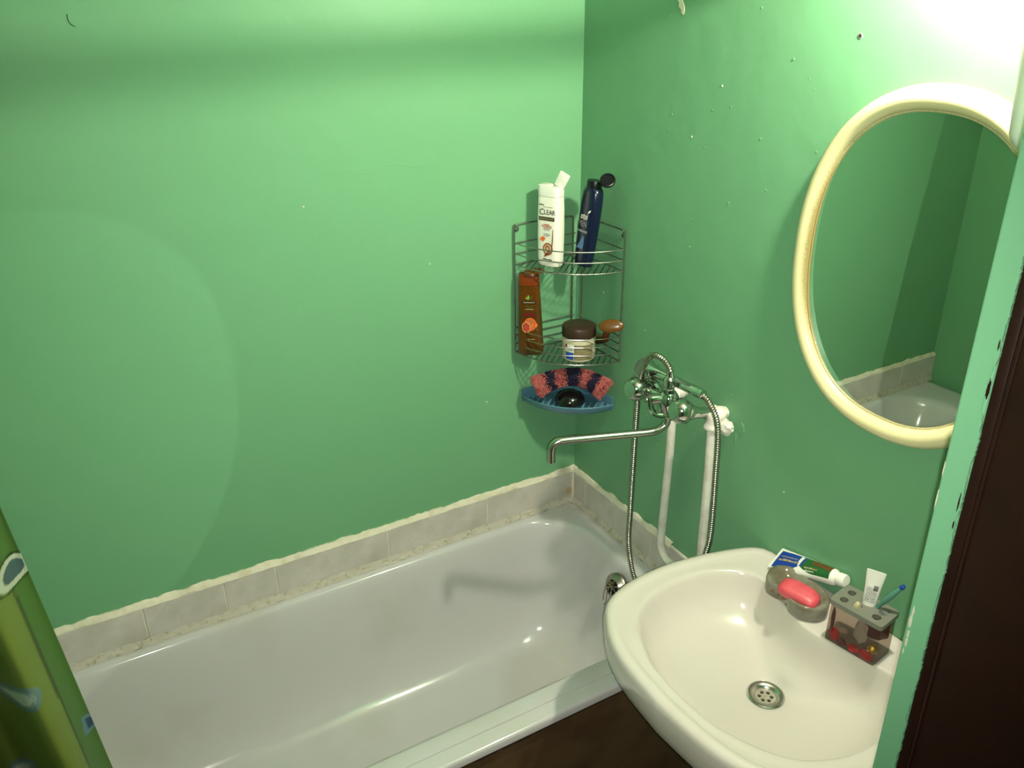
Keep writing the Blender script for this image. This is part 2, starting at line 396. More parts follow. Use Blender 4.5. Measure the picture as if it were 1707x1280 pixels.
# small wall fittings: plug hole above the mirror, hook scar on the back wall
b = bmesh.new(); lathe(b, [(0.0050, 0), (0.0046, 0.0010), (0.0034, 0.0012), (0.0030, -0.001), (0.0001, -0.002)], (0, -0.819, 1.953), (-1, 0, 0), 18, False, True); mk('wall_plug', b, PGREY, wall_right)
b = bmesh.new(); lathe(b, [(0.0026, 0), (0.0024, 0.0014), (0.0001, 0.0015)], (0, -0.819, 1.953), (-1, 0, 0), 14); mk('plug_hole', b, BLACK, wall_right)
b = bmesh.new(); tube(b, catmull([(-1.143, -0.0005, 2.000), (-1.143, -0.001, 1.990), (-1.140, -0.001, 1.983), (-1.134, -0.0005, 1.979)], 4), 0.0007, 6); mk('wall_scar', b, MATS['print_green'], wall_back)
b = bmesh.new(); tube(b, [Vector((-0.70 + 0.30 * t / 20, -0.0002, 1.662 + 0.006 * math.sin(t * 0.7) + 0.004 * t / 20)) for t in range(21)], 0.0007, 5); mk('filled_crack', b, GREEN, wall_back)

# tile border over the bath rim
def tile_bm(w_, h_, t=0.008):
    b = bmesh.new(); box(b, (-w_ / 2, -t, 0), (w_ / 2, 0, h_), bevel=0.0012, seg=1); return b
TZ, TH_ = 0.600, 0.095
seams = [-1.772, -1.566, -1.258, -1.067, -0.936, -0.624, -0.311, -0.012]
for a, c in zip(seams, seams[1:]):
    o = mk('tile', tile_bm(c - a - 0.003, TH_), TILE, wall_back, smooth=False); o.location = ((a + c) / 2, -0.003 - rnd.uniform(0, 0.0008), TZ); o.rotation_euler = (0, rnd.uniform(-.002, .002), 0)
sr = [-0.012, -0.078, -0.39, -0.70]
for a, c in zip(sr, sr[1:]):
    o = mk('tile', tile_bm(a - c - 0.003, TH_), TILE, wall_right, smooth=False); o.location = (-0.003 - rnd.uniform(0, 0.0008), (a + c) / 2, TZ); o.rotation_euler = (0, 0, -PI / 2)
b = bmesh.new(); box(b, (-1.77, -0.0095, TZ), (-0.001, 0, TZ + TH_ - 0.003)); mk('tile_joint', b, GROUT, wall_back, smooth=False)
b = bmesh.new(); box(b, (-0.0095, -0.70, TZ), (0, -0.001, TZ + TH_ - 0.003)); mk('tile_joint', b, GROUT, wall_right, smooth=False)
def bead(p0, p1, prof, amp, freq, m, parent, name, seed):
    """uneven strip of grout run along p0-p1; prof = (out, up) pairs"""
    p0, p1 = Vector(p0), Vector(p1); d = p1 - p0; n = int(d.length / 0.004); t = d.normalized(); out = Vector((t.y, -t.x, 0))
    if out.x > 0 or out.y > 0: out = -out
    rings = []
    for i in range(n + 1):
        p = p0 + d * i / n; q = p * freq + Vector((seed, 0, 0)); row = []
        for k, (o_, u_) in enumerate(prof):
            row.append(p + out * (o_ * (1 + 0.25 * noise.noise(q + Vector((0, 0, k))))) + Vector((0, 0, u_ + amp[k] * (noise.noise(q + Vector((7, k, 0))) + 0.6 * noise.noise(q * 3.1)))))
        rings.append(row)
    b = bmesh.new(); loft(b, rings, closed=False); bmesh.ops.recalc_face_normals(b, faces=b.faces)
    return mk(name, b, m, parent)
zt = TZ + TH_
top = [(0.0, 0.0125), (0.005, 0.0115), (0.0105, 0.003), (0.012, -0.001), (0.0, -0.002)]
bead((-1.77, 0, zt), (-0.0, 0, zt), top, (.0045, .0035, .001, .0007, 0), 28, GROUT, wall_back, 'grout_bead', 1)
bead((0, 0, zt), (0, -0.47, zt), top, (.0065, .005, .0015, .0008, 0), 28, GROUT, wall_right, 'grout_bead', 5)
low = [(0.0113, 0.007), (0.0122, 0.003), (0.0140, -0.004), (0.0165, -0.0115), (0.017, -0.015)]
bead((-1.77, 0, TZ), (0, 0, TZ), low, (.0035, .002, .0008, .0004, 0), 40, MOULD, wall_back, 'caulk_bead', 11)
bead((0, 0, TZ), (0, -0.70, TZ), low, (.0035, .002, .0008, .0004, 0), 40, MOULD, wall_right, 'caulk_bead', 15)
b = bmesh.new(); box(b, (-0.016, -0.016, TZ), (-0.004, -0.004, zt), bevel=0.004); mk('corner_joint', b, GROUT, wall_back)
# rusty stain smear in the tile corner
flake((-0.022, -0.0122, TZ + 0.028), AXB, 0.016, 0.014, mat('rust_stain', rgb(186, 160, 124), rough=0.7, var=rgb(196, 190, 168), vscale=60), wall_back, name='rust_stain', seed=3, th=0.0006)

# ================================================================== BATHTUB
def rrect(x0, x1, y0, y1, r, z, nc=14, nx=30, ny=14):
    P = []
    def arc(cx_, cy_, a0):
        for k in range(nc): a = a0 + (PI / 2) * k / nc; P.append(Vector((cx_ + r * math.cos(a), cy_ + r * math.sin(a), z)))
    def seg_(a, b_, n):
        for k in range(n): P.append(Vector((a[0] + (b_[0] - a[0]) * k / n, a[1] + (b_[1] - a[1]) * k / n, z)))
    arc(x1 - r, y1 - r, 0); seg_((x1 - r, y1), (x0 + r, y1), nx)
    arc(x0 + r, y1 - r, PI / 2); seg_((x0, y1 - r), (x0, y0 + r), ny)
    arc(x0 + r, y0 + r, PI); seg_((x0 + r, y0), (x1 - r, y0), nx)
    arc(x1 - r, y0 + r, 1.5 * PI); seg_((x1, y0 + r), (x1, y1 - r), ny)
    return P
RZ = 0.587
tub = empty('bathtub', 'long white enamel bathtub along the green back wall', 'bathtub', (-0.88, -0.36, 0))
inv = Matrix.Translation(-Vector((-0.88, -0.36, 0)))
L = []
ox0, ox1, oy0, oy1 = -1.752, -0.014, -0.710, -0.014
L.append(rrect(ox0 + .004, ox1 - .001, oy0 + .004, oy1 - .001, .012, RZ - 0.024))
L.append(rrect(ox0, ox1, oy0, oy1, .014, RZ - 0.021))
L.append(rrect(ox0, ox1, oy0 + .000, oy1, .014, RZ - 0.006))
L.append(rrect(ox0 + .003, ox1 - .002, oy0 + .0025, oy1 - .002, .014, RZ - 0.0015))
L.append(rrect(ox0 + .008, ox1 - .005, oy0 + .009, oy1 - .004, .016, RZ))
L.append(rrect(ox0 + .030, ox1 - .010, oy0 + .0385, oy1 - .008, .03, RZ))
L.append(rrect(ox0 + .0315, ox1 - .011, oy0 + .040, oy1 - .009, .03, RZ - 0.0040))
L.append(rrect(ox0 + .033, ox1 - .012, oy0 + .0415, oy1 - .010, .03, RZ + 0.0005))
L.append(rrect(ox0 + .09, ox1 - .036, oy0 + .074, oy1 - .016, .10, RZ + 0.0015))
prof = [(0.000, 0.0), (0.004, -0.001), (0.009, -0.005), (0.013, -0.014), (0.017, -0.03), (0.030, -0.10), (0.046, -0.19), (0.062, -0.26),
        (0.082, -0.315), (0.110, -0.350), (0.150, -0.368), (0.20, -0.376), (0.26, -0.380)]
for ins, dz in prof:
    x0 = -1.640 + ins * 2.4; x1 = -0.056 - ins * (1.0 if ins < .1 else 1.0)
    r = max(0.02, 0.165 - ins * 0.35) if ins < .2 else max(.02, 0.285 - ins)
    L.append(rrect(x0, x1, -0.632 + ins * .95, -0.032 - ins * .95, min(r, (0.600 - 1.9 * ins) / 2 - .001), RZ + dz))
b = bmesh.new(); loft(b, L, True, False, True)
bmesh.ops.transform(b, matrix=inv, verts=b.verts); bmesh.ops.recalc_face_normals(b, faces=b.faces)
basin = mk('basin', b, ENAMEL, tub, angle=50)
# overflow with strings tied to its grille
def local(o, bm): bmesh.ops.transform(bm, matrix=Matrix.Translation(-o.location), verts=bm.verts)
OC = Vector((-0.1000, -0.362, 0.528)); AX = Vector((-1, -0.12, 0.32)).normalized()
b = bmesh.new(); lathe(b, [(0.0375, -0.010), (0.038, 0.001), (0.036, 0.004), (0.030, 0.010), (0.0235, 0.0155), (0.021, 0.0150), (0.020, 0.010), (0.020, 0.004), (0.0001, 0.004)], OC, AX, 40, False, True)
local(tub, b); ov = mk('overflow', b, DRAINM, tub)
b = bmesh.new(); lathe(b, [(0.0195, 0.007), (0.0001, 0.0072)], OC, AX, 30, False, True); local(tub, b); mk('overflow_hole', b, BLACK, ov)
b = bmesh.new(); u, v, z = frame(AX)
for a in (0.3, 0.3 + PI / 3, 0.3 + 2 * PI / 3):
    d = u * math.cos(a) + v * math.sin(a); tube(b, [OC + AX * 0.013 - d * 0.0205, OC + AX * 0.0145, OC + AX * 0.013 + d * 0.0205], 0.0022, 6)
local(tub, b); mk('overflow_grille', b, DRAINM, ov)
STR = mat('dirty_string', rgb(120, 108, 84), rough=0.9)
for pts in ([(0, 0, .012), (-.004, .010, .016), (-.012, .012, .004), (-.016, .014, -.012), (-.018, .016, -.030), (-.020, .014, -.042)],
            [(0, .002, .010), (-.006, .004, .008), (-.013, .004, -.010), (-.015, .006, -.030), (-.016, .006, -.050), (-.018, .010, -.058)],
            [(.002, -.012, -.010), (-.005, -.004, .002), (-.010, .006, .010), (-.004, .012, .006)]):
    b = bmesh.new(); P = catmull([OC + AX * 0.013 + Vector(p) for p in pts], 6); tube(b, P, 0.0014, 6)
    if len(pts) == 6: lathe(b, [(0.001, -.002), (0.0026, 0), (0.001, .002)], P[-1], (0, 0, 1), 8)
    local(tub, b); mk('string', b, STR, ov)
b = bmesh.new(); lathe(b, [(0.032, 0.001), (0.030, 0.003), (0.022, 0.002), (0.018, -0.004), (0.0001, -0.004)], (-0.30, -0.335, RZ - 0.380), (0, 0, 1), 32, False, True); local(tub, b); mk('waste_drain', b, DRAINM, tub)
# brown hardboard screen under the front edge
b = bmesh.new(); N = 120
zs_ = [0.0, 0.2, RZ - 0.030]
hole = Vector((-0.052, 0.239))
box(b, (-1.765, -0.699, 0.0), (-0.003, -0.692, RZ - 0.026))
panel = tag(mk('bath_screen', b, PANEL, smooth=False), 'dark brown painted hardboard screen closing the front under the bathtub', 'screen')
b = bmesh.new(); ring = lambda s, y: [Vector((hole.x + .010 * s * math.cos(a), y, hole.y + .014 * s * math.sin(a))) for a in [2 * PI * i / 20 for i in range(20)]]
loft(b, [ring(1.15, -0.699), ring(1.1, -0.7005), ring(0.95, -0.6998)], True, False, True); mk('finger_hole', b, BLACK, panel)
b = bmesh.new(); rings = []
for i in range(240):
    x = -1.76 + 1.755 * i / 239; d = 0.010 + 0.005 * noise.noise(Vector((x * 14, 0, 0))) + 0.004 * noise.noise(Vector((x * 60, 2, 0)))
    rings.append([Vector((x, -0.7005, RZ - 0.027)), Vector((x, -0.7022, RZ - 0.030)), Vector((x, -0.7015, RZ - 0.027 - d)), Vector((x, -0.6992, RZ - 0.028 - d))])
loft(b, rings, closed=False); mk('sealing_strip', b, mat('brown_filler', rgb(58, 42, 30), rough=0.6, bump=.6, bscale=80), panel)

# ================================================================== WASHBASIN
SY, SZ = -1.01, 0.880
OUT = [(-.499, 0), (-.494, .08), (-.487, .13), (-.472, .18), (-.450, .22), (-.418, .262), (-.363, .288), (-.293, .299), (-.214, .298), (-.118, .281), (-.035, .254), (-.006, .225), (-.003, .17), (-.003, .10), (-.003, 0)]
BOWL = [(-.461, 0), (-.455, .08), (-.442, .12), (-.420, .168), (-.395, .202), (-.365, .226), (-.303, .250), (-.222, .253), (-.158, .237), (-.106, .203), (-.090, .168), (-.093, .145), (-.110, .09), (-.124, .03), (-.127, 0)]
def half_loop(H, n=44):
    P = resample(catmull([Vector((x, y, 0)) for x, y in H], 8), 0.002)
    Ls = [0]
    for a, c in zip(P, P[1:]): Ls.append(Ls[-1] + (c - a).length)
    out = []; k = 0
    for i in range(n + 1):
        s = Ls[-1] * i / n
        while k < len(Ls) - 2 and Ls[k + 1] < s: k += 1
        out.append(P[k].lerp(P[k + 1], (s - Ls[k]) / (Ls[k + 1] - Ls[k])))
    return out
def full(H):
    h = half_loop(H); return [Vector((p.x, SY + p.y, 0)) for p in h] + [Vector((p.x, SY - p.y, 0)) for p in reversed(h[1:-1])]
OL, BL = full(OUT), full(BOWL)
DR = Vector((-.222, SY, 0))
def off(Lp, d, wallclamp=True):
    n = len(Lp); res = []
    for i, p in enumerate(Lp):
        t = (Lp[(i + 1) % n] - Lp[i - 1]).normalized(); nn = Vector((t.y, -t.x, 0))
        c = Vector((-.25, SY, 0))
        if nn.dot(p - c) < 0: nn = -nn
        q = p + nn * d
        if wallclamp: q.x = min(q.x, -0.002)
        res.append(q)
    return res
def atz(Lp, z): return [Vector((p.x, p.y, z)) for p in Lp]
def scl(Lp, s, c=DR): return [Vector((min(c.x + (p.x - c.x) * s, -0.002), c.y + (p.y - c.y) * s, 0)) for p in Lp]
def mixl(A, B, t): return [a.lerp(c, t) for a, c in zip(A, B)]
WS = Vector((-.16, SY, 0))
rings = []
def under(s, z):
    return [Vector((min(-0.002 + (p.x + 0.002) * s, -0.002), SY + (p.y - SY) * (0.25 + 0.75 * s), z)) for p in OL]
rings += [under(.30, .62), under(.42, .66), under(.60, .70), under(.78, .735), under(.91, .768), under(.975, .788), under(1.0, .797)]
rings += [atz(off(OL, .004), .806), atz(off(OL, .008), .825), atz(off(OL, .010), .845), atz(off(OL, .0095), .864), atz(off(OL, .0070), .8735), atz(off(OL, .002), .8790), atz(off(OL, -.006), .8805), atz(off(OL, -.012), .8805)]
rings += [atz(off(OL, -.017), .8785), atz(off(OL, -.021), .8765), atz(mixl(OL, BL, .75), .8765), atz(mixl(OL, BL, .93), .8765), atz(BL, .8755)]
for s, z in ((.985, .8725), (.970, .866), (.952, .853), (.927, .836), (.892, .819), (.842, .803), (.772, .790), (.68, .780), (.57, .771)):
    rings.append(atz(scl(BL, s), z))
def circ(r, z, L0): 
    out = []
    for p in L0:
        d = (p - DR); d.z = 0; d.normalize(); out.append(Vector((DR.x + d.x * r, DR.y + d.y * r, z)))
    return out
C0 = circ(.040, 0, BL); S0 = scl(BL, .57)
rings += [atz(mixl(S0, C0, .35), .764), atz(mixl(S0, C0, .7), .7565), circ(.040, .7515, BL), circ(.0355, .7495, BL), circ(.030, .744, BL), circ(.020, .735, BL)]
SINKO = Vector((0, SY, 0.62))
sink = empty('washbasin', 'cream white ceramic washbasin fixed to the right wall in front of the mirror', 'sink', SINKO)
b = bmesh.new(); loft(b, rings, True, True, True); bmesh.ops.recalc_face_normals(b, faces=b.faces); local(sink, b); mk('bowl', b, CERAM, sink, angle=60)
DC = Vector((DR.x, DR.y, .7500)); 
b = bmesh.new(); lathe(b, [(0.0365, 0.000), (0.0368, 0.0022), (0.034, 0.0042), (0.029, 0.0040), (0.0235, 0.0015), (0.0215, -0.001), (0.0215, -0.006)], DC, (0, 0, 1), 48, False, False); local(sink, b); dr = mk('drain', b, STEEL, sink)
# strainer: disc with six real holes
b = bmesh.new(); zt_ = DC.z - 0.0035; seg = 10
def strainer(b):
    R = 0.0218; hr = 0.0038; hc = 0.0118
    outer = [b.verts.new(DC + Vector((R * math.cos(a), R * math.sin(a), -0.0035))) for a in [2 * PI * i / 72 for i in range(72)]]
    ed = [b.edges.new((outer[i], outer[(i + 1) % 72])) for i in range(72)]
    for k in range(6):
        a0 = 2 * PI * k / 6 + 0.35; c = DC + Vector((hc * math.cos(a0), hc * math.sin(a0), -0.0035))
        t = [b.verts.new(c + Vector((hr * math.cos(a), hr * math.sin(a), 0))) for a in [2 * PI * i / 14 for i in range(14)]]
        ed += [b.edges.new((t[i], t[(i + 1) % 14])) for i in range(14)]
        d_ = [b.verts.new(v.co + Vector((0, 0, -0.004))) for v in t]
        for i in range(14): b.faces.new((t[i], t[(i + 1) % 14], d_[(i + 1) % 14], d_[i]))
    bmesh.ops.triangle_fill(b, use_beauty=True, edges=ed)
strainer(b); lathe(b, [(0.003, 0), (0.0022, 0.0018), (0.0001, 0.002)], DC + Vector((0, 0, -0.0035)), (0, 0, 1), 12, False, True)
local(sink, b); mk('strainer', b, mat('pale_strainer', rgb(205, 198, 180), rough=0.35, metal=0.6), dr)
b = bmesh.new(); lathe(b, [(0.0215, -0.0085), (0.0001, -0.0086)], DC, (0, 0, 1), 24, False, True); local(sink, b); mk('drain_well', b, BLACK, dr)
b = bmesh.new(); tube(b, catmull([(DR.x, SY, .70), (DR.x, SY, .55), (DR.x, SY, .45), (DR.x + .04, SY, .40), (DR.x + .08, SY, .44), (DR.x + .1, SY, .50), (-.01, SY, .52)], 6), 0.018, 12); local(sink, b); mk('trap_pipe', b, PLASTW, sink)

# ================================================================== MIRROR
mir = empty('wall_mirror', 'oval mirror in a thick cream frame hung above the washbasin', 'mirror', MC)
PR = [(0.0, .0), (.002, -.010), (.007, -.020), (.014, -.0265), (.022, -.0285), (.030, -.0265), (.036, -.022), (.0395, -.0165), (.0400, -.0145), (.0425, -.0145), (.0430, -.0120), (.0450, -.0115)]
b = bmesh.new(); rings = [[Vector((x, q.y, q.z)) for q in oval(.250 - i_, .310 - i_, 2.2 + i_ * 3, 128)] for i_, x in PR]
loft(b, rings); bmesh.ops.recalc_face_normals(b, faces=b.faces); local(mir, b)
fr = mk('frame', b, CREAM, mir, angle=70)
ea = fr.data.attributes.new('edge', 'FLOAT', 'POINT'); N_ = 128
tmp = {}
for i, v in enumerate(fr.data.vertices):
    q = v.co; rr = (abs(q.y / .25) ** 2.2 + abs(q.z / .31) ** 2.2) ** (1 / 2.2); s = min(max((1 - rr) / 0.16, 0), 1)
    ea.data[i].value = 0.70 + (0.24 * max(0, (s - .62) / .38) ** 1.2 + 0.10 * max(0, (.30 - s) / .30)) 
b = bmesh.new(); P = oval(.207, .267, 2.3, 128, x=PANE_X); b.faces.new([b.verts.new(p) for p in P]); local(mir, b)
bmesh.ops.recalc_face_normals(b, faces=b.faces); mk('mirror_glass', b, MIRROR, mir, smooth=False)
b = bmesh.new(); lathe(b, [(0.0034, -.002), (0.0034, 0.0006), (0.0001, 0.0007)], (-.0262, -1.001, 1.873), (-1, 0, 0.35), 14); local(mir, b); mk('screw_hole', b, mat('rusty_hole', rgb(60, 30, 14), rough=.8), mir)

# ================================================================== LAMP above the mirror, CASING beside it
lamp = empty('wall_lamp', 'bare round light bulb in a white holder on the right wall above the mirror', 'lamp', LAMP)
b = bmesh.new(); lathe(b, [(.0001, -.030), (.011, -.028), (.0215, -.021), (.028, -.010), (.030, 0), (.028, .011), (.022, .024), (.016, .040), (.014, .050)], (0, 0, 0), (0, 0, 1), 32, True, False)
GLASS = mat('lit_opal_glass', (1, .93, .74, 1), rough=.4, emit=LCOL, estr=LAMP_E); mk('bulb', b, GLASS, lamp)
b = bmesh.new(); lathe(b, [(.015, .047), (.020, .050), (.020, .085), (.0001, .087)], (0, 0, 0), (0, 0, 1), 24); tube(b, catmull([(0, 0, .08), (.03, 0, .10), (.07, 0, .09), (.118, 0, .06)], 5), .010, 10); lathe(b, [(.04, 0), (.038, .012), (.02, .016)], (.12, 0, .06), (-1, 0, 0), 24); mk('bracket', b, PLASTW, lamp)

b = bmesh.new(); rings = []
for z, s in ((1.826, .35), (1.829, .70), (1.836, .90), (1.850, 1.0), (1.88, 1.02), (1.94, 1.0), (2.00, .985), (2.05, .97), (2.08, .95), (2.095, .85), (2.10, .6)):
    hw = .048 * s; yl = -1.150 - (.036 * max(0, 2.01 - z) / .15) - (1 - min(s, 1)) * .03
    yl -= .024 * max(0, z - 1.85) / .15; y1 = yl; y0 = -1.379; cx_ = -.12
    ring = []
    for k in range(13): a = -PI / 2 + PI * k / 12; ring.append(Vector((cx_ - hw * math.sin(a), y1 - .03 + .03 * math.cos(a), z)))
    ring += [Vector((cx_ - hw, y0, z)), Vector((cx_ + hw, y0, z))]
    rings.append(ring)
loft(b, rings, True, True, True); bmesh.ops.recalc_face_normals(b, faces=b.faces)
tag(mk('plastic_casing', b, PLASTW, angle=50), 'cream white rounded plastic casing hanging right of the mirror, cut by the frame', 'casing')

# ================================================================== PIPES AND MIXER
def pipe(name, y, label, pts, lump):
    e = empty(name, label, 'pipe', (-.04, y, .6))
    b = bmesh.new(); tube(b, catmull(pts, 8), 0.0108, 14); local(e, b); mk('pipe_run', b, PIPEW, e)
    b = bmesh.new(); zc = pts[0][2]
    P = catmull([(-.040, y, zc - .012), (-.038, y, zc + .008), (-.026, y + .002, zc + .018), (-.002, y + .002, zc + .018)], 6); tube(b, P, [.017 + .002 * math.sin(i) for i in range(len(P))], 14)
    for v in b.verts: v.co += Vector((noise.noise(v.co * 60), noise.noise(v.co * 60 + Vector((9, 0, 0))), noise.noise(v.co * 60 + Vector((0, 9, 0))))) * .0025
    local(e, b); mk('elbow', b, PIPEW, e)
    if lump:
        b = bmesh.new(); bmesh.ops.create_icosphere(b, subdivisions=3, radius=1.0)
        for v in b.verts:
            n = 1 + .35 * noise.noise(v.co * 2.2); v.co = Vector((v.co.x * .012, v.co.y * .022, v.co.z * .019)) * n + Vector((-.016, y - .018, zc - .005))
        local(e, b); mk('putty_lump', b, PIPEW, e)
    return e
pipe('water_pipe', -.470, 'white painted water pipe bending low behind the bath corner', [(-.04, -.470, 1.135), (-.04, -.472, 1.0), (-.04, -.468, .85), (-.04, -.465, .75), (-.04, -.466, .71), (-.04, -.484, .684), (-.04, -.52, .678), (-.04, -.60, .677), (-.04, -.75, .676)], False)
pipe('water_pipe', -.606, 'straight white painted water pipe going down behind the washbasin', [(-.04, -.606, 1.130), (-.04, -.610, 1.0), (-.04, -.612, .85), (-.04, -.614, .6), (-.04, -.614, .35)], True)

MX = Vector((-.088, -.495, 1.16))
mixer = empty('bath_mixer', 'chrome bath mixer with two round knobs and a long swivel spout on the right wall', 'faucet', MX)
def part(name, m, fn, parent=mixer, root=None, angle=35):
    b = bmesh.new(); fn(b); bmesh.ops.recalc_face_normals(b, faces=b.faces); local(root or mixer, b); return mk(name, b, m, parent, angle=angle)
YL, YR = -.418, -.583
def f(b):
    tube(b, [(-.088, YR - .004, 1.163), (-.088, YR + .015, 1.163), (-.088, YL - .015, 1.158), (-.088, YL + .004, 1.158)], [.015, .0165, .0165, .015], 20)
    lathe(b, [(.014, -.030), (.021, -.026), (.026, -.008), (.0265, .004), (.021, .018), (.0165, .024)], (-.092, -.512, 1.163), (0, 0, 1), 24)
part('body', CHROME, f)
for y, yw, z in ((YL, -.450, 1.158), (YR, -.590, 1.163)):
    ax = Vector((-.088, y, z)) - Vector((-.028, yw + .006 if y == YL else yw, 1.147)); s0 = Vector((-.028, yw + .006 if y == YL else yw, 1.147)); Lh = ax.length; ax.normalize()
    def f(b): lathe(b, [(.017, 0), (.0175, .010), (.013, .014), (.0125, Lh * .6), (.015, Lh * .8), (.019, Lh), (.020, Lh + .006)], s0, ax, 20)
    part('inlet', CHROME, f)
    def f(b): lathe(b, [(.0195, -.012), (.021, -.004), (.0205, .004), (.017, .008)], s0, ax, 20)
    part('collar', PIPEW, f)
for y, z, h in ((YL, 1.160, .126), (YR, 1.170, .128)):
    s0 = Vector((-.100, y, z)); ax = Vector((-1, 0, .10)).normalized()
    if y == YR: ax = Vector((-1, .15, .12)).normalized()
    def f(b):
        lathe(b, [(.013, -.014), (.018, -.008), (.0255, .000), (.0300, .009), (.0292, .019), (.0225, .032), (.0200, .0335)], s0, ax, 8, facets=9)
    k = part('knob', KNOBM, f, angle=42)
    def f(b): lathe(b, [(.0200, .0320), (.0198, .0350), (.0170, .0358), (.0001, .0350)], s0, ax, 28)
    part('knob_cap', CHROME, f, k)
def f(b):
    lathe(b, [(.0145, -.004), (.0145, .010), (.0105, .013), (.0105, .020)], (-.094, -.513, 1.186), (0, 0, 1), 6, facets=6)
    lathe(b, [(.0135, .012), (.0138, .030), (.0115, .033), (.0085, .036), (.0085, .050)], (-.094, -.513, 1.190), (0, 0, 1), 20)
part('hose_nut', CHROME, f)
def f(b):
    P = catmull([(-.096, -.510, 1.168), (-.112, -.503, 1.170), (-.132, -.495, 1.170)], 4); tube(b, P, [.0125 + .002 * i / len(P) for i in range(len(P))], 16)
    tube(b, catmull([(-.132, -.495, 1.172), (-.133, -.498, 1.155), (-.128, -.506, 1.138), (-.112, -.516, 1.132), (-.100, -.520, 1.140)], 5), .0068, 10)
dv = part('diverter', CHROME, f)
def f(b): lathe(b, [(.0088, 0), (.0080, .002), (.0032, .002), (.0020, .0005), (.0001, .0004)], (-.1415, -.4915, 1.1705), (-1, .35, .1), 14)
part('diverter_screw', DRAINM, f, dv)
def f(b):
    P = catmull([(-.094, -.515, 1.135), (-.096, -.517, 1.118), (-.100, -.516, 1.104), (-.116, -.512, 1.093), (-.140, -.505, 1.0895), (-.200, -.483, 1.0895), (-.270, -.457, 1.0895), (-.325, -.437, 1.0895), (-.345, -.4295, 1.087), (-.3555, -.4255, 1.076), (-.3575, -.4245, 1.060), (-.3575, -.4245, 1.036)], 6)
    tube(b, P, .0092, 18)
part('spout', STEEL, f)
def f(b): lathe(b, [(.0135, 0), (.0138, .010), (.0120, .016)], (-.0935, -.515, 1.118), (0, 0, 1), 6, facets=6)
part('spout_nut', CHROME, f)
def f(b):
    tube(b, catmull([(-.088, -.500, 1.166), (-.086, -.47, 1.180), (-.082, -.445, 1.184), (-.078, -.430, 1.190)], 5), .0075, 10)
    tube(b, catmull([(-.098, -.440, 1.215), (-.099, -.437, 1.196), (-.088, -.433, 1.184), (-.070, -.428, 1.182), (-.056, -.424, 1.192), (-.056, -.424, 1.212)], 5), .0055, 10)
part('cradle', CHROME, f)

HS = Vector((-.075, -.50, 1.20))
hand = empty('shower_handset', 'chrome hand shower lying in its cradle on the bath mixer', 'shower head', HS)
A0, A1 = Vector((-.078, -.590, 1.214)), Vector((-.072, -.372, 1.200)); ax = (A1 - A0).normalized(); LN = (A1 - A0).length
def f(b): lathe(b, [(.0125, 0), (.0130, .018), (.0118, .022), (.0118, .06), (.0125, .10), (.0135, .15), (.0160, .172), (.0190, .180)], A0, ax, 22)
part('handle', CHROME, f, hand, hand)
hx = Vector((-.75, .05, .60)).normalized(); hc = A0 + ax * .196 - Vector((0, 0, .004))
def f(b): lathe(b, [(.010, -.024), (.020, -.020), (.027, -.010), (.0295, .000), (.0290, .006), (.0265, .009)], hc, hx, 30)
hd = part('head', CHROME, f, hand, hand)
def f(b): lathe(b, [(.0265, .0088), (.0200, .0100), (.0001, .0105)], hc, hx, 30)
part('spray_plate', mat('spray_plate_grey', rgb(120, 130, 120), rough=.25, metal=.7), f, hd, hand)
def f(b): lathe(b, [(.0110, -.020), (.0116, -.014), (.0128, -.004), (.0128, .002)], A0, ax, 18)
part('hose_coupling', CHROME, f, hand, hand)

# ribbed metal hose, one piece: from the mixer nut down behind the sink and up to the handset
b = bmesh.new()
HP = [(-.094, -.513, 1.222), (-.094, -.513, 1.238), (-.096, -.508, 1.250), (-.101, -.492, 1.264), (-.104, -.466, 1.264), (-.104, -.444, 1.247), (-.103, -.424, 1.205), (-.102, -.413, 1.150), (-.101, -.410, 1.070), (-.100, -.407, .932), (-.100, -.406, .790),
      (-.100, -.406, .712), (-.102, -.424, .645), (-.108, -.460, .607), (-.125, -.54, .600), (-.14, -.60, .620), (-.13, -.65, .68), (-.10, -.675, .74)]
HP = [Vector(p) for p in HP]
HP2 = [(-.075, -.660, .80), (-.064, -.661, .86), (-.062, -.659, .94), (-.063, -.657, 1.013), (-.063, -.652, 1.119), (-.066, -.643, 1.167), (-.072, -.622, 1.200), (-.077, -.604, 1.213), (-.078, -.592, 1.214)]
path = catmull(HP + [Vector(p) for p in HP2], 14); path = resample(path, 0.00115)
tube(b, path, [.0074 if i % 5 in (0, 1, 2) else .0054 for i in range(len(path))], 12)
tag(mk('shower_hose', b, HOSEM, angle=180), 'ribbed metal shower hose looping over the mixer and hanging to behind the washbasin', 'hose')

# ================================================================== CORNER RACK
rack = empty('corner_rack', 'two-tier chrome wire corner rack for bottles hung in the wall corner', 'shelf', (0, 0, 1.134))
def wire(name, P, r=.0017, closed=False):
    b = bmesh.new(); tube(b, P, r, 8, closed); local(rack, b); return mk(name, b, WIRE, rack)
RR = .210; g = .008
def arc(R, z, n=20, a0=0.03, a1=PI / 2 - .03): return [Vector((-R * math.cos(a0 + (a1 - a0) * i / n), -R * math.sin(a0 + (a1 - a0) * i / n), z)) for i in range(n + 1)]
def rail(z, r=.0016):
    P = arc(RR, z); P[0] = Vector((-RR, -g, z)); P[-1] = Vector((-g, -RR, z)); wire('front_rail', P, r)
    wire('side_rail', [(-RR, -g, z), (-.018, -g, z)], r); wire('side_rail', [(-g, -RR, z), (-g, -.018, z)], r)
for z in (1.440, 1.412): rail(z)
rail(1.383, .0020)
for z in (1.205, 1.183, 1.160): rail(z)
rail(1.134, .0020)
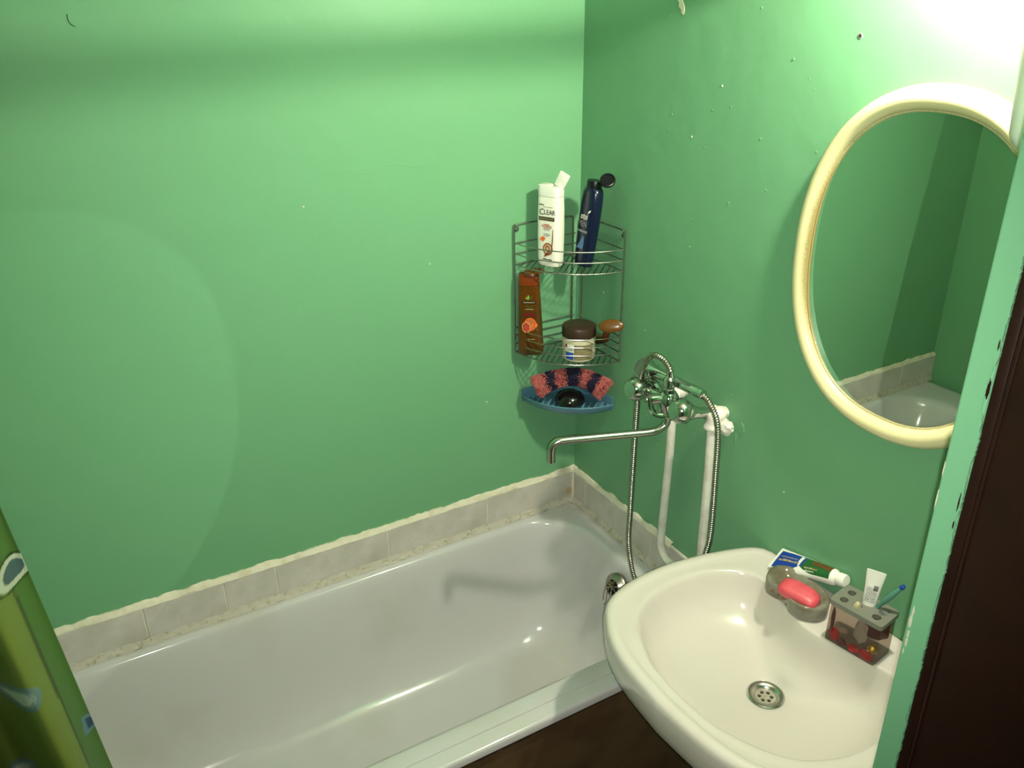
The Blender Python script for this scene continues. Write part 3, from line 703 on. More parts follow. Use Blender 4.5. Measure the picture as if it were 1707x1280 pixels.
# two hoop frames, one on each wall
wire('hoop_frame', catmull([(-RR, -g + .001, 1.13), (-RR, -g + .001, 1.30), (-RR, -g + .001, 1.470), (-RR + .004, -g + .001, 1.484), (-RR + .018, -g + .001, 1.488), (-.10, -g + .001, 1.488), (-.042, -g + .001, 1.488), (-.029, -g + .001, 1.484), (-.026, -g + .001, 1.470), (-.026, -g + .001, 1.30), (-.026, -g + .001, 1.13)], 6), .0024)
wire('hoop_frame', catmull([(-g + .001, -RR, 1.13), (-g + .001, -RR, 1.30), (-g + .001, -RR, 1.470), (-g + .001, -RR + .004, 1.484), (-g + .001, -RR + .018, 1.488), (-g + .001, -.10, 1.488), (-g + .001, -.042, 1.488), (-g + .001, -.029, 1.484), (-g + .001, -.026, 1.470), (-g + .001, -.026, 1.30), (-g + .001, -.026, 1.13)], 6), .0024)
for z in (1.383, 1.134):
    for k in range(-9, 10):
        o_ = k * .0150; c = o_ / math.sqrt(2)     # wires run along the corner diagonal, offset sideways
        # back end on a wall, front end on the arc
        sx, sy = (c, 0) if c < 0 else (0, -c)
        p0 = Vector((min(2 * c, 0) - g, -max(2 * c, 0) - g, z)) if False else None
        bx, by = (-abs(2 * c) - g, -g) if c > 0 else (-g, -abs(2 * c) - g)
        # walk along (-1,-1) until the arc
        t = 0
        while (bx - t) ** 2 + (by - t) ** 2 < (RR - .0005) ** 2: t += .0008
        if t < .012: continue
        wire('floor_wire', [(bx, by, z + .002), (bx - t * .5, by - t * .5, z + .0022), (bx - t - .002, by - t - .002, z + .002)], .0013)
b = bmesh.new(); lathe(b, [(.0065, 0), (.0068, .003), (.0045, .0055), (.0001, .006)], (-.001, -RR + .010, 1.474), (-1, 0, 0), 16); local(rack, b); mk('wall_screw', b, WIRE, rack)
b = bmesh.new(); lathe(b, [(.0065, 0), (.0068, .003), (.0045, .0055), (.0001, .006)], (-RR + .010, -.001, 1.474), (0, -1, 0), 16); local(rack, b); mk('wall_screw', b, WIRE, rack)

# ------------------------------------------------------------------ bottles
def bottle(secs, N=44):
    b = bmesh.new(); loft(b, [sup(w_, d_, n_, N, cx_, cy_, z_) for w_, d_, n_, z_, cx_, cy_ in secs], True, True, True); return b
def pr(root, name, bmx, m, parent=None, label=None): return mk(name, bmx, m, parent or root, smooth=False, label=label)
def stripes(rows, th=.0002):
    """rows: list of (x0,x1,z0,z1) thin blocks"""
    b = bmesh.new()
    for x0, x1, z0, z1 in rows: box(b, (x0, -th, z0), (x1, th, z1))
    return b
def words(b0, seed, x0, x1, z, h, gap=.25):
    """illegible fine print: irregular dash runs"""
    r = random.Random(seed); x = x0
    while x < x1:
        w_ = r.uniform(.8, 2.6) * h
        box(b0, (x, -.0002, z), (min(x + w_, x1), .0002, z + h * r.uniform(.6, 1))); x += w_ + h * gap
WB = empty('shampoo_bottle', 'tall white shampoo bottle with open flip lid on the upper rack shelf', 'bottle', (-.140, -.074, 1.3865), (0, 0, math.radians(-65)))
WB.scale = (1.10, 1.10, 1.04)
hw, hd_ = .0300, .0185
bs = [(.024, .014, 3, 0.0, 0, 0), (.0275, .0165, 3.2, .002, 0, 0), (.0290, .0178, 3.6, .007, 0, 0), (.0296, .0182, 4, .02, 0, 0), (.0300, .0185, 4.5, .08, 0, 0), (.0296, .0182, 4.5, .14, 0, 0), (.0284, .0176, 4.5, .170, 0, 0), (.0280, .0172, 4.5, .1725, 0, 0)]
mk('bottle_body', bottle(bs), BOTW, WB)
cap = mk('cap', bottle([(.0284, .0176, 4.5, .1735, 0, 0), (.0284, .0176, 4.5, .194, 0, 0), (.0276, .0168, 4.5, .1965, 0, 0)]), PLASTW, WB)
b = bmesh.new(); box(b, (-.0262, -.0155, .196), (.002, .0155, .2005), bevel=.002); mk('cap_top', b, PLASTW, cap)
b = bmesh.new(); box(b, (-.0135, -.004, -.002), (.0135, .004, .036), bevel=.0028)
bmesh.ops.transform(b, matrix=Matrix.Translation((.018, .006, .1965)) @ Matrix.Rotation(math.radians(26), 4, 'Y'), verts=b.verts); mk('flip_lid', b, PLASTW, cap)
FY = -.0186
def at(x, y, z): return lambda c: Vector((c.x + x, c.y + FY - .0004 + y, c.z + z))
lab = []
def wl(name, bmx, m): o = pr(WB, name, bmx, m); lab.append(o); return o
def flat(bmx, x, z, fy=FY): 
    for v in bmx.verts: v.co = Vector((v.co.x + x, v.co.y + fy - .0003, v.co.z + z))
    return bmx
t1 = text_bm('C', .0215, sx=.85); t2 = text_bm('LEAR', .0170, sx=.80)
join(t1, (lambda q: (bmesh.ops.translate(q, vec=Vector((.0215, 0, 0)), verts=q.verts), q)[1])(t2))
wl('brand_lettering', flat(t1, -.0135, .136), PDARK)
wl('label_band', flat(stripes([(-.021, .021, -.0045, .0045)]), 0, .1205), mat('band_brown', rgb(58, 48, 30), rough=.4))
b = bmesh.new(); words(b, 2, -.018, .018, -.001, .0022); wl('band_text', flat(b, 0, .1205, FY - .0004), PTAN)
b = bmesh.new(); words(b, 3, -.020, -.006, 0, .0028); wl('small_text', flat(b, -.001, .153), PDARK)
b = bmesh.new(); words(b, 4, -.010, .016, 0, .0012); wl('small_text', flat(b, 0, .149), PTAN)
b = bmesh.new(); words(b, 5, -.008, .008, .007, .0022); words(b, 6, -.014, .014, .0035, .0022); words(b, 7, -.010, .013, 0, .0022); wl('small_text', flat(b, 0, .098), PRED)
b = bmesh.new(); words(b, 8, -.008, .008, .004, .0016); words(b, 9, -.008, .009, 0.001, .0016); wl('small_text', flat(b, 0, .091), PGREY)
b = bmesh.new(); words(b, 10, -.009, .008, .006, .0014); words(b, 11, -.007, .010, .003, .0014); words(b, 12, -.008, .006, 0, .0014); wl('small_text', flat(b, 0, .077), PGREY)
b = bmesh.new(); hull_poly(b, [(-.009, -.002), (-.002, .006), (.007, .001), (0, -.008)], .0004); wl('orange_sticker', flat(b, -.009, .071), PORANGE)
SW = mat('print_copper', rgb(150, 70, 40), rough=.35); SW2 = mat('print_copper_pale', rgb(214, 180, 150), rough=.35)
def disc(r0, r1, n=32, ex=1.0, a0=0, a1=2 * PI, th=.0004):
    b = bmesh.new(); pts = []
    A = [a0 + (a1 - a0) * i / n for i in range(n + (0 if abs(a1 - a0 - 2 * PI) < 1e-6 else 1))]
    if r0 <= 0: hull_poly(b, [(r1 * math.cos(a), r1 * ex * math.sin(a)) for a in A], th)
    else:
        loft(b, [[Vector((r * math.cos(a), -th, r * ex * math.sin(a))) for a in A] for r in (r0, r1)], closed=abs(a1 - a0 - 2 * PI) < 1e-6)
        bmesh.ops.recalc_face_normals(b, faces=b.faces)
    return b
wl('swirl_ring', flat(disc(.0105, .0135, ex=1.15), .004, .046), SW)
wl('swirl_fill', flat(disc(0, .0105, ex=1.15), .004, .046), SW2)
wl('swirl_center', flat(disc(.0035, .0062, ex=1.3, th=.0006), .003, .047), SW)
b = bmesh.new(); hull_poly(b, [(.014, .026), (.0160, .045), (.0180, .076), (.0190, .076), (.0190, .05), (.0165, .026), (.008, .012), (-.006, .004), (-.003, .012), (.006, .020)], .0004); wl('swirl_tail', flat(b, -.001, .020), SW)
b = bmesh.new(); words(b, 14, -.012, .013, 0, .003); wl('small_text', flat(b, .002, .018), PDARK)

def curved(w_, d_, n_, rot=0.0):
    """maps flat (x, z) print coordinates to the front of a superellipse body of half sizes w_, d_"""
    def f(c, w_=w_, d_=d_, n_=n_):
        x = max(-w_ * .985, min(w_ * .985, c.x)); y = -d_ * (1 - abs(x / w_) ** n_) ** (1 / n_)
        return Vector((x, y + c.y - .0005, c.z))
    return f
def cl(root, name, bmx, m, dx, dz, fn, sub=0, label=None):
    bmesh.ops.translate(bmx, vec=Vector((dx, 0, dz)), verts=bmx.verts)
    if sub:
        bmesh.ops.triangulate(bmx, faces=[f for f in bmx.faces if len(f.verts) > 4]); subdiv_fn(bmx, sub)
    return pr(root, name, place_decal(bmx, fn), m, label=label)
BB = empty('shampoo_bottle', 'dark navy shampoo bottle with open round black cap, leaning in the wall corner', 'bottle', (-.071, -.122, 1.3870), (math.radians(2), math.radians(7.5), math.radians(-72)))
BB.rotation_euler = Matrix.Rotation(math.radians(6.5), 3, Vector((.5, .86, 0))).to_4x4().to_3x3() @ Matrix.Rotation(math.radians(-82), 3, 'Z') and (Matrix.Rotation(math.radians(6.5), 3, Vector((.50, .865, 0))) @ Matrix.Rotation(math.radians(-82), 3, 'Z')).to_euler()
bs = [(.020, .013, 2.6, 0, 0, 0), (.0225, .0150, 2.6, .002, 0, 0), (.0240, .0160, 2.8, .010, 0, 0), (.0262, .0178, 2.8, .06, 0, 0), (.0272, .0185, 2.8, .11, 0, 0), (.0268, .0184, 2.8, .15, 0, 0), (.0255, .0182, 2.6, .172, 0, 0), (.0225, .0175, 2.3, .181, 0, 0), (.019, .0165, 2.1, .1835, 0, 0)]
mk('bottle_body', bottle(bs), BOTB, BB)
cap = mk('cap', bottle([(.0185, .0170, 2, .184, 0, 0), (.0190, .0175, 2, .196, 0, 0), (.0180, .0166, 2, .199, 0, 0), (.0150, .0138, 2, .1985, 0, 0)]), CAPK, BB)
b = bmesh.new(); lathe(b, [(.0001, -.003), (.0165, -.0022), (.0180, 0), (.0176, .0045), (.0150, .0055), (.0148, .003), (.0001, .0025)], (.036, .004, .205), (.43, -.57, .70), 28); mk('flip_lid', b, CAPK, cap)
BB.scale = (1.08, 1.08, 1.10)
fb = curved(.0268, .0184, 2.8)
cl(BB, 'brand_lettering', text_bm('otei', .0225, sx=.66, shear=.2), PWHITE, -.001, .118, fb, 1)
b = bmesh.new(); hull_poly(b, [(0, 0), (.003, .005), (.0075, .008), (.0065, .003), (.003, 0)], .0003); cl(BB, 'leaf_mark', b, PWHITE, .010, .1275, fb)
cl(BB, 'product_lettering', text_bm('MEN', .0200, sx=.66), PGREY, -.002, .100, fb, 1)
b = bmesh.new(); box(b, (-.018, -.0002, -.0025), (.015, .0002, .0025)); cl(BB, 'label_band', b, PGREY, 0, .0835, fb, 3)
b = bmesh.new(); hull_poly(b, [(-.012, 0), (-.004, .012), (.004, .028), (.010, .030), (.011, .012), (.010, 0)], .0003); cl(BB, 'ice_picture', b, PICE, -.001, .043, fb, 1)

OB = empty('shower_gel_bottle', 'amber orange shower gel bottle standing at the left end of the lower rack shelf', 'bottle', (-.184, -.048, 1.1380))
OB.scale = (.98, .90, 1.05)
OB.rotation_euler = (Matrix.Rotation(math.radians(-1.5), 3, Vector((.5, .86, 0))) @ Matrix.Rotation(math.radians(-38), 3, 'Z')).to_euler()
bs = [(.030, .015, 3.2, 0, 0, 0), (.0335, .0170, 3.2, .003, 0, 0), (.0350, .0180, 3.2, .012, 0, 0), (.0335, .0180, 3.2, .07, 0, 0), (.0312, .0175, 3.2, .13, 0, 0), (.0292, .0168, 3.2, .183, 0, 0), (.0288, .0165, 3.2, .186, 0, 0)]
mk('bottle_body', bottle(bs), AMBER, OB)
cap = mk('cap', bottle([(.0290, .0168, 3.2, .187, 0, 0), (.0270, .0160, 3.0, .214, 0, 0), (.0255, .0150, 3.0, .2165, 0, 0)]), AMBER2, OB)
b = bmesh.new(); bmesh.ops.create_uvsphere(b, u_segments=24, v_segments=10, radius=1)
for v in b.verts: v.co = Vector((v.co.x * .0285, v.co.y * .0240, v.co.z * .0035))
bmesh.ops.transform(b, matrix=Matrix.Translation((.016, -.010, .2240)) @ Matrix.Rotation(math.radians(4), 4, 'X'), verts=b.verts); mk('flip_lid', b, AMBER3, cap)
fo = curved(.0300, .0178, 3.2)
b = bmesh.new(); hull_poly(b, [(-.019, -.004), (-.019, .002), (-.010, .004), (0, .0055), (.010, .004), (.019, .002), (.019, -.004), (.010, -.0035), (0, -.003), (-.010, -.0035)], .0003); cl(OB, 'label_badge', b, PDARK, 0, .144, fo, 1)
b = bmesh.new(); words(b, 21, -.015, .015, -.0007, .0030); cl(OB, 'badge_text', b, PTAN, 0, .1437, lambda c: fo(c) + Vector((0, -.0004, 0)))
for k, (pts, m_) in enumerate((([(0, 0), (-.004, .006), (-.003, .011), (.001, .013), (.002, .006)], PLIME), ([(.001, 0), (.003, .006), (.008, .010), (.010, .009), (.007, .003)], PGREEN), ([(-.001, 0), (-.006, .002), (-.010, .006), (-.006, .007), (-.002, .004)], PLIME))):
    b = bmesh.new(); hull_poly(b, pts, .0003); cl(OB, 'leaf_mark', b, m_, 0, .151, fo)
cl(OB, 'scent_lettering', text_bm('Papel', .0105, sx=.9, shear=.3), PGREEN, 0, .1335, fo, 1)
b = bmesh.new(); words(b, 22, -.011, .011, 0, .0028); cl(OB, 'small_text', b, PTAN, .001, .125, fo)
cl(OB, 'fruit_backing', disc(0, .024, ex=1.0), PMAROON, .001, .093, fo, 0)  # maroon disc printed behind the fruit
cl(OB, 'fruit_rind', disc(0, .0165, ex=1.05, th=.0006), PORANGE, .002, .086, lambda c: fo(c) + Vector((0, -.0003, 0)))
cl(OB, 'fruit_flesh', disc(0, .0142, ex=1.05, th=.0008), mat('print_flesh', rgb(190, 100, 60), rough=.4), .002, .086, lambda c: fo(c) + Vector((0, -.0004, 0)))
cl(OB, 'fruit_rind', disc(0, .0120, ex=1.25, th=.0010), mat('print_pale_orange', rgb(226, 160, 100), rough=.4), -.009, .078, lambda c: fo(c) + Vector((0, -.0006, 0)))
cl(OB, 'fruit_flesh', disc(0, .0100, ex=1.25, th=.0012), PRED, -.009, .078, lambda c: fo(c) + Vector((0, -.0007, 0)))
for k in range(6):
    a = k * PI / 3; b = bmesh.new(); hull_poly(b, [(0, 0), (.0095 * math.cos(a) - .0006 * math.sin(a), .0115 * math.sin(a) + .0006 * math.cos(a)), (.0095 * math.cos(a) + .0006 * math.sin(a), .0115 * math.sin(a) - .0006 * math.cos(a))], .0013); cl(OB, 'fruit_segment_line', b, PTAN, -.009, .078, lambda c: fo(c) + Vector((0, -.0008, 0)))
b = bmesh.new(); box(b, (-.010, -.0003, -.0045), (.010, .0003, .0045)); cl(OB, 'orange_sticker', b, mat('sticker_bright_orange', rgb(255, 120, 40), rough=.4), .016, .083, lambda c: fo(c) + Vector((0, -.0006, 0)), 1)
b = bmesh.new(); words(b, 23, -.010, .010, 0, .0025); cl(OB, 'small_text', b, PTAN, .004, .044, fo)

JR = empty('cream_jar', 'round cream plastic jar with dark brown lid on the lower rack shelf', 'jar', (-.089, -.137, 1.1380), (0, 0, math.radians(-22)))
JR.scale = (1.08, 1.08, 1.10)
b = bmesh.new(); lathe(b, [(.036, 0), (.0400, .003), (.0415, .009), (.0415, .055), (.040, .058), (.038, .060)], (0, 0, 0), (0, 0, 1), 48); mk('jar_body', b, JARM, JR)
b = bmesh.new(); lathe(b, [(.0415, .0595), (.0422, .061), (.0425, .066), (.0420, .081), (.0405, .0845), (.0370, .0858), (.0001, .0865)], (0, 0, 0), (0, 0, 1), 56); mk('lid', b, JARL, JR)
def cyl(R): return lambda c: Vector((R * math.sin(c.x / R), -R * math.cos(c.x / R) + c.y * 1, c.z))
cj = cyl(.0418); cj2 = cyl(.0420)
b = bmesh.new(); box(b, (-.020, -.0001, .008), (.030, .0001, .046)); cl(JR, 'label_panel', b, mat('jar_label_olive', rgb(122, 116, 84), rough=.5), 0, 0, cj, 7)
b = bmesh.new(); box(b, (-.044, -.0001, .008), (-.0215, .0001, .026)); cl(JR, 'label_blue_block', b, mat('jar_label_blue', rgb(40, 84, 170), rough=.5), 0, 0, cj, 6)
b = bmesh.new(); box(b, (-.044, -.0001, .0275), (-.0215, .0001, .046)); cl(JR, 'label_white_block', b, PWHITE, 0, 0, cj, 6)
b = bmesh.new(); box(b, (-.046, -.0002, .038), (-.040, .0002, .046)); cl(JR, 'label_red_mark', b, PRED, 0, 0, cj2, 2)
b = bmesh.new()
for k in range(7): words(b, 30 + k, -.017, .027, .040 - k * .0047, .0016)
cl(JR, 'small_text', b, PTAN, 0, 0, cj2)
b = bmesh.new(); words(b, 44, -.040, -.024, .036, .002); words(b, 45, -.040, -.024, .031, .002); cl(JR, 'small_text', b, PDARK, 0, 0, cj2)

# amber bottle lying behind the jar, oval open cap to the right
AB = empty('tipped_amber_bottle', 'amber plastic bottle lying behind the jar with its oval lid sticking out right', 'bottle', (-.060, -.12, 1.17))
def f(b):
    P = catmull([(-.040, -.045, 1.156), (-.030, -.09, 1.165), (-.026, -.14, 1.178), (-.028, -.178, 1.190)], 6); n = len(P); rr = [.0145 + .0 * i for i in range(n)]
    for i in range(n): rr[i] = .0145 if i < n - 7 else .0145 - .0075 * (i - n + 7) / 7
    tube(b, P, rr, 16)
bmx = bmesh.new(); f(bmx); local(AB, bmx); mk('bottle_body', bmx, AMBER, AB)
b = bmesh.new(); bmesh.ops.create_uvsphere(b, u_segments=28, v_segments=12, radius=1)
for v in b.verts: v.co = Vector((v.co.x * .0330, v.co.y * .0065, v.co.z * .0175))
LM = Matrix.Translation((-.050, -.226, 1.2480)) @ Matrix.Rotation(math.radians(-42), 4, 'Z') @ Matrix.Rotation(math.radians(-6), 4, 'Y') @ Matrix.Rotation(math.radians(-24), 4, 'X')
bmesh.ops.transform(b, matrix=LM, verts=b.verts); local(AB, b); lid = mk('oval_lid', b, AMBER3, AB)
b = text_bm('Papel', .0135, sx=1.0, shear=.2)
for v in b.verts: v.co = LM @ Vector((v.co.x, v.co.y - .0062, v.co.z))
local(AB, b); mk('lid_lettering', b, PBROWN, lid, smooth=False)
b = bmesh.new(); tube(b, [(-.028, -.172, 1.188), (-.038, -.190, 1.212), (-.047, -.206, 1.234)], [.009, .0095, .0090], 12); local(AB, b); mk('lid_hinge', b, AMBER2, lid)

# ================================================================== BLUE CORNER SOAP DISH, BLACK SOAP, WASHCLOTH
DZ = .994
dish = empty('corner_soap_dish', 'blue translucent plastic soap dish fixed in the wall corner under the rack', 'soap dish', (0, 0, DZ - .02))
def fan(R, z, n=30):
    P = [Vector((-.004, -.004, z))] + [Vector((-R * math.cos(a), -R * math.sin(a), z)) for a in [.02 + (PI / 2 - .04) * i / n for i in range(n + 1)]]
    for p in P: p.x = min(p.x, -.004); p.y = min(p.y, -.004)
    return P
b = bmesh.new(); loft(b, [fan(.150, DZ - .026), fan(.176, DZ - .023), fan(.187, DZ - .012), fan(.191, DZ + .001), fan(.189, DZ + .003), fan(.184, DZ + .001), fan(.178, DZ - .006), fan(.166, DZ - .0125), fan(.145, DZ - .014)], True, True, True)
bmesh.ops.recalc_face_normals(b, faces=b.faces); local(dish, b); mk('tray', b, BLUEP, dish)
for k in range(-8, 9):
    c = k * .0115; bx, by = (-.12 - c, -.12 + c); d = Vector((-1, -1, 0)).normalized(); s = Vector((bx, by, 0)); s *= 1
    p1 = s; 
    while p1.length < .176: p1 = p1 + d * .002
    while p1.length > .176: p1 = p1 - d * .002
    p0 = p1 - d * .045
    b = bmesh.new(); tube(b, [Vector((p0.x, p0.y, DZ - .010)), Vector((p1.x, p1.y, DZ - .006))], .0022, 6); local(dish, b); mk('rib', b, mat('pale_blue_rib', rgb(120, 170, 190), rough=.3) if 'pale_blue_rib' not in MATS else MATS['pale_blue_rib'], dish)
for pts in ([(-.189, -.006), (-.004, -.006)], [(-.006, -.189), (-.006, -.004)]):
    b = bmesh.new(); (x0, y0), (x1, y1) = pts
    box(b, (min(x0, x1) - .001, min(y0, y1) - .001, DZ - .018), (max(x0, x1), max(y0, y1), DZ + .022), bevel=.0015); local(dish, b); mk('wall_flange', b, BLUEP, dish)
b = bmesh.new(); lathe(b, [(.038, 0), (.042, .004), (.041, .012), (.034, .024), (.022, .031), (.0001, .034)], (-.097, -.112, DZ + .001), (0, 0, 1), 36)
tag(mk('black_soap', b, NAVYC), 'round glossy black lump under the washcloth in the blue corner dish', 'soap')

wc = empty('washcloth', 'shaggy pink and navy striped bath washcloth draped in the blue corner dish', 'washcloth', (-.09, -.11, 1.02))
CP = [Vector(p) for p in [(-.180, -.070, 1.043), (-.166, -.074, 1.049), (-.135, -.084, 1.060), (-.100, -.098, 1.066), (-.072, -.115, 1.066), (-.050, -.140, 1.060), (-.036, -.166, 1.049), (-.030, -.178, 1.043)]]
CPs = catmull(CP, 8); nC = len(CPs)
rad = [(.0300 - .0095 * math.sin(PI * i / (nC - 1)) ** .8) for i in range(nC)]
def stripe(t): return 1 if (.20 < t < .31 or .41 < t < .60 or .72 < t < .84) else 0
b = bmesh.new(); tube(b, CPs, rad, 24)
for v in b.verts: v.co += v.co.normalized() * .003 * noise.noise(v.co * 90)
for fc in b.faces:
    c = fc.calc_center_median(); k = min(range(nC), key=lambda i: (CPs[i] - c).length); fc.material_index = stripe(k / (nC - 1))
local(wc, b); mk('cloth_core', b, [mat('pink_core', rgb(150, 62, 60), rough=.9), mat('navy_core', rgb(24, 20, 40), rough=.9)], wc)
def fibres(which):
    b = bmesh.new(); r = random.Random(11 + which)
    for _ in range(2600):
        t = r.random()
        if stripe(t) != which: continue
        s = t * (nC - 1); i = int(min(s, nC - 2)); p = CPs[i].lerp(CPs[i + 1], s - i); T = (CPs[i + 1] - CPs[i]).normalized()
        u = T.orthogonal().normalized(); v = T.cross(u); a = r.uniform(0, 2 * PI); R_ = rad[i]
        n = u * math.cos(a) + v * math.sin(a); q = T.cross(n)
        if (t < .03 or t > .97) and r.random() < .7: base = p + n * R_ * r.uniform(0, .95); n2 = T * (-1 if t < .5 else 1); q = n; n = n2
        else: base = p + n * R_ * .94
        d = (q * r.uniform(-1, 1) + T * r.uniform(-1, 1)); d = d - n * d.dot(n); d.normalize(); e = n.cross(d); L_ = r.uniform(.007, .016); h = r.uniform(.002, .006)
        P = [base, base + d * L_ * .3 + n * h + e * .002 * r.uniform(-1, 1), base + d * L_ * .7 + n * h + e * .004 * r.uniform(-1, 1), base + d * L_ - n * .001 + e * .003 * r.uniform(-1, 1)]
        tube(b, catmull(P, 3), .0007, 4, cap=False)
    return b
for k, m_, nm in ((0, FIBP, 'pink_fibres'), (1, FIBN, 'navy_fibres')):
    b = fibres(k); local(wc, b); o = mk(nm, b, m_, wc); o['kind'] = 'stuff'

# ================================================================== THINGS ON THE WASHBASIN
BZ = .8770
# soap dish
DP = [(-.118, -.885), (-.098, -.868), (-.072, -.861), (-.050, -.871), (-.037, -.898), (-.043, -.930), (-.042, -.962), (-.052, -.992), (-.075, -1.010), (-.102, -1.008), (-.124, -.985), (-.127, -.958), (-.112, -.930), (-.119, -.905)]
DPc = Vector((-.082, -.936, 0)); DO = catmull([Vector((x, y, 0)) for x, y in DP], 5, True)
def dl(s, z): return [Vector((DPc.x + (p.x - DPc.x) * s, DPc.y + (p.y - DPc.y) * s, z)) for p in DO]
sd = empty('soap_dish', 'stained grey translucent waisted soap dish on the washbasin ledge', 'soap dish', (DPc.x, DPc.y, BZ))
b = bmesh.new(); loft(b, [dl(.90, BZ), dl(.97, BZ + .002), dl(1.0, BZ + .008), dl(1.0, BZ + .030), dl(.98, BZ + .0345), dl(.93, BZ + .036), dl(.84, BZ + .0345), dl(.74, BZ + .028), dl(.60, BZ + .021), dl(.3, BZ + .018)], True, True, True); bmesh.ops.recalc_face_normals(b, faces=b.faces); local(sd, b); mk('dish_body', b, RESIN, sd, angle=60)
SGR = mat('soap_grime', rgb(120, 92, 56), rough=.8)
for k, (x, y, z, w_, h_) in enumerate(((-.121, -.905, .018, .004, .003), (-.116, -.916, .014, .005, .003), (-.114, -.928, .012, .004, .004), (-.116, -.938, .016, .003, .003), (-.121, -.945, .010, .004, .002))):
    flake((x + .0015 - BZ * 0, y, BZ + z), (Vector((0, 1, 0)), Vector((0, 0, 1)), Vector((-1, 0, 0))), w_, h_, SGR, None, 'grime_spot', seed=k + 60, th=.0008).parent = sd
    bpy.context.view_layer.update
for ch in sd.children:
    if ch.name.startswith('grime'): ch.matrix_parent_inverse = Matrix.Translation(-sd.location)
# pink soap
b = bmesh.new(); S = []
for z, s in ((0, .80), (.003, .93), (.009, 1.0), (.016, .99), (.021, .92), (.024, .78), (.0255, .5)):
    S.append([Vector((x * s, y * (s * .94 + .06), z)) for x, y in [(p.x, p.y) for p in sup(.0225, .042, 3.6, 40)]])
loft(b, S, True, True, True)
for v in b.verts: v.co.x += .004 * (v.co.y / .043) ** 2 * (-1)
o = mk('soap_bar', b, SOAPM, angle=60); o.location = (-.098, -.956, BZ + .0280); o.rotation_euler = (math.radians(4), math.radians(-14), math.radians(14)); tag(o, 'pink soap bar lying tilted in the grey soap dish', 'soap')

# toothpaste tube, flat crimped end left, white cap right
TA, TB = Vector((-.031, -.828, .897)), Vector((-.0185, -.980, .936))
tp = empty('toothpaste_tube', 'large toothpaste tube in white, blue and green lying against the wall behind the soap dish', 'toothpaste', TA)
tx = (TB - TA).normalized(); tup = Vector((-.42, -.05, 1)); tup = (tup - tx * tup.dot(tx)).normalized(); tw = tx.cross(tup)
def tmap(s, a, wv, hv): return TA + tx * s + tw * (wv * math.cos(a)) + tup * (hv * math.sin(a))
TL = (TB - TA).length
secs = [(0, .0285, .0006), (.006, .0285, .0010), (.008, .0283, .0022), (.04, .0265, .0075), (.08, .0235, .0125), (.115, .0200, .0160), (TL - .012, .0178, .0172), (TL - .006, .0165, .0165), (TL, .012, .012)]
b = bmesh.new(); loft(b, [[tmap(s, 2 * PI * k / 36, wv, hv) for k in range(36)] for s, wv, hv in secs], True, True, True); local(tp, b); mk('tube_body', b, PLASTW, tp, angle=60)
def tsurf(s, q, lift=.0004):
    """point on the upper face: s along, q in -1..1 across"""
    for (s0, w0, h0), (s1, w1, h1) in zip(secs, secs[1:]):
        if s0 <= s <= s1: t = (s - s0) / (s1 - s0); wv = w0 + (w1 - w0) * t; hv = h0 + (h1 - h0) * t; break
    a = math.acos(max(-1, min(1, q))); P = tmap(s, a, wv, hv); return P + tup * lift
def tpatch(name, m_, s0, s1, q0, q1, edge=None, lift=.0004):
    b = bmesh.new(); rr = []
    for i in range(25):
        s = s0 + (s1 - s0) * i / 24; lo, hi = (q0, q1) if edge is None else edge((s - s0) / (s1 - s0)); rr.append([tsurf(s, lo + (hi - lo) * j / 10, lift) for j in range(11)])
    loft(b, rr, closed=False); bmesh.ops.recalc_face_normals(b, faces=b.faces); local(tp, b); return mk(name, b, m_, tp)
tpatch('blue_print', BLUE, .007, .078, -.75, .92, lambda t: (-.75, .92 - max(0, t - .6) * 1.6))
tpatch('green_print', PGREEN, .066, TL - .010, -.8, .85, lambda t: (-.8 , .85 * math.sin(min(t * 2.4 + .25, 1.57))))
tpatch('brown_print', PBROWN, .098, TL - .010, -.75, .1, lambda t: (-.75, -.1 + .2 * t), .0007)
tpatch('white_line', PWHITE, .064, .072, -.7, .8, lambda t: (-.75 + .1 * t, -.1 + .85 * t), .0007)
for seed_, nm, m_, x0_, x1_, q0, hh in ((101, 'small_text', PTAN, .014, .068, .12, .0050), (102, 'small_text', PTAN, .016, .060, -.22, .0024), (103, 'small_text', PTAN, .086, .118, .38, .0042), (104, 'small_text', PWHITE, .090, .112, .66, .0020)):
    b = bmesh.new(); words(b, seed_, x0_, x1_, -hh / 2, hh, .3)
    for v in b.verts: v.co = tsurf(min(max(v.co.x, 0), TL), max(-1, min(1, q0 - v.co.z / .022)), .0011)
    local(tp, b); mk(nm, b, m_, tp, smooth=False)
b = bmesh.new(); lathe(b, [(.0115, 0), (.0132, .001), (.0138, .004), (.0132, .017), (.0118, .0195), (.0001, .0202)], TB, tx, 32); local(tp, b); mk('cap', b, PLASTW, tp)

# resin toothbrush holder
HA = math.radians(-9)
hold = empty('toothbrush_holder', 'clear grey resin toothbrush holder with red petals inside on the washbasin ledge', 'toothbrush holder', (-.0835, -1.090, BZ), (0, 0, math.radians(9)))
def rr2(w_, d_, r, z): return rrect(-w_, w_, -d_, d_, r, z, nc=5, nx=4, ny=4)
b = bmesh.new(); loft(b, [rr2(.0290, .0490, .004, 0), rr2(.0310, .0510, .005, .002), rr2(.0305, .0505, .005, .086)], True, True, True); bmesh.ops.recalc_face_normals(b, faces=b.faces); mk('block', b, RESIND, hold)
PT = mat('holder_top_resin', rgb(138, 140, 126), rough=.12, trans=.3, ior=1.3, coat=.4)
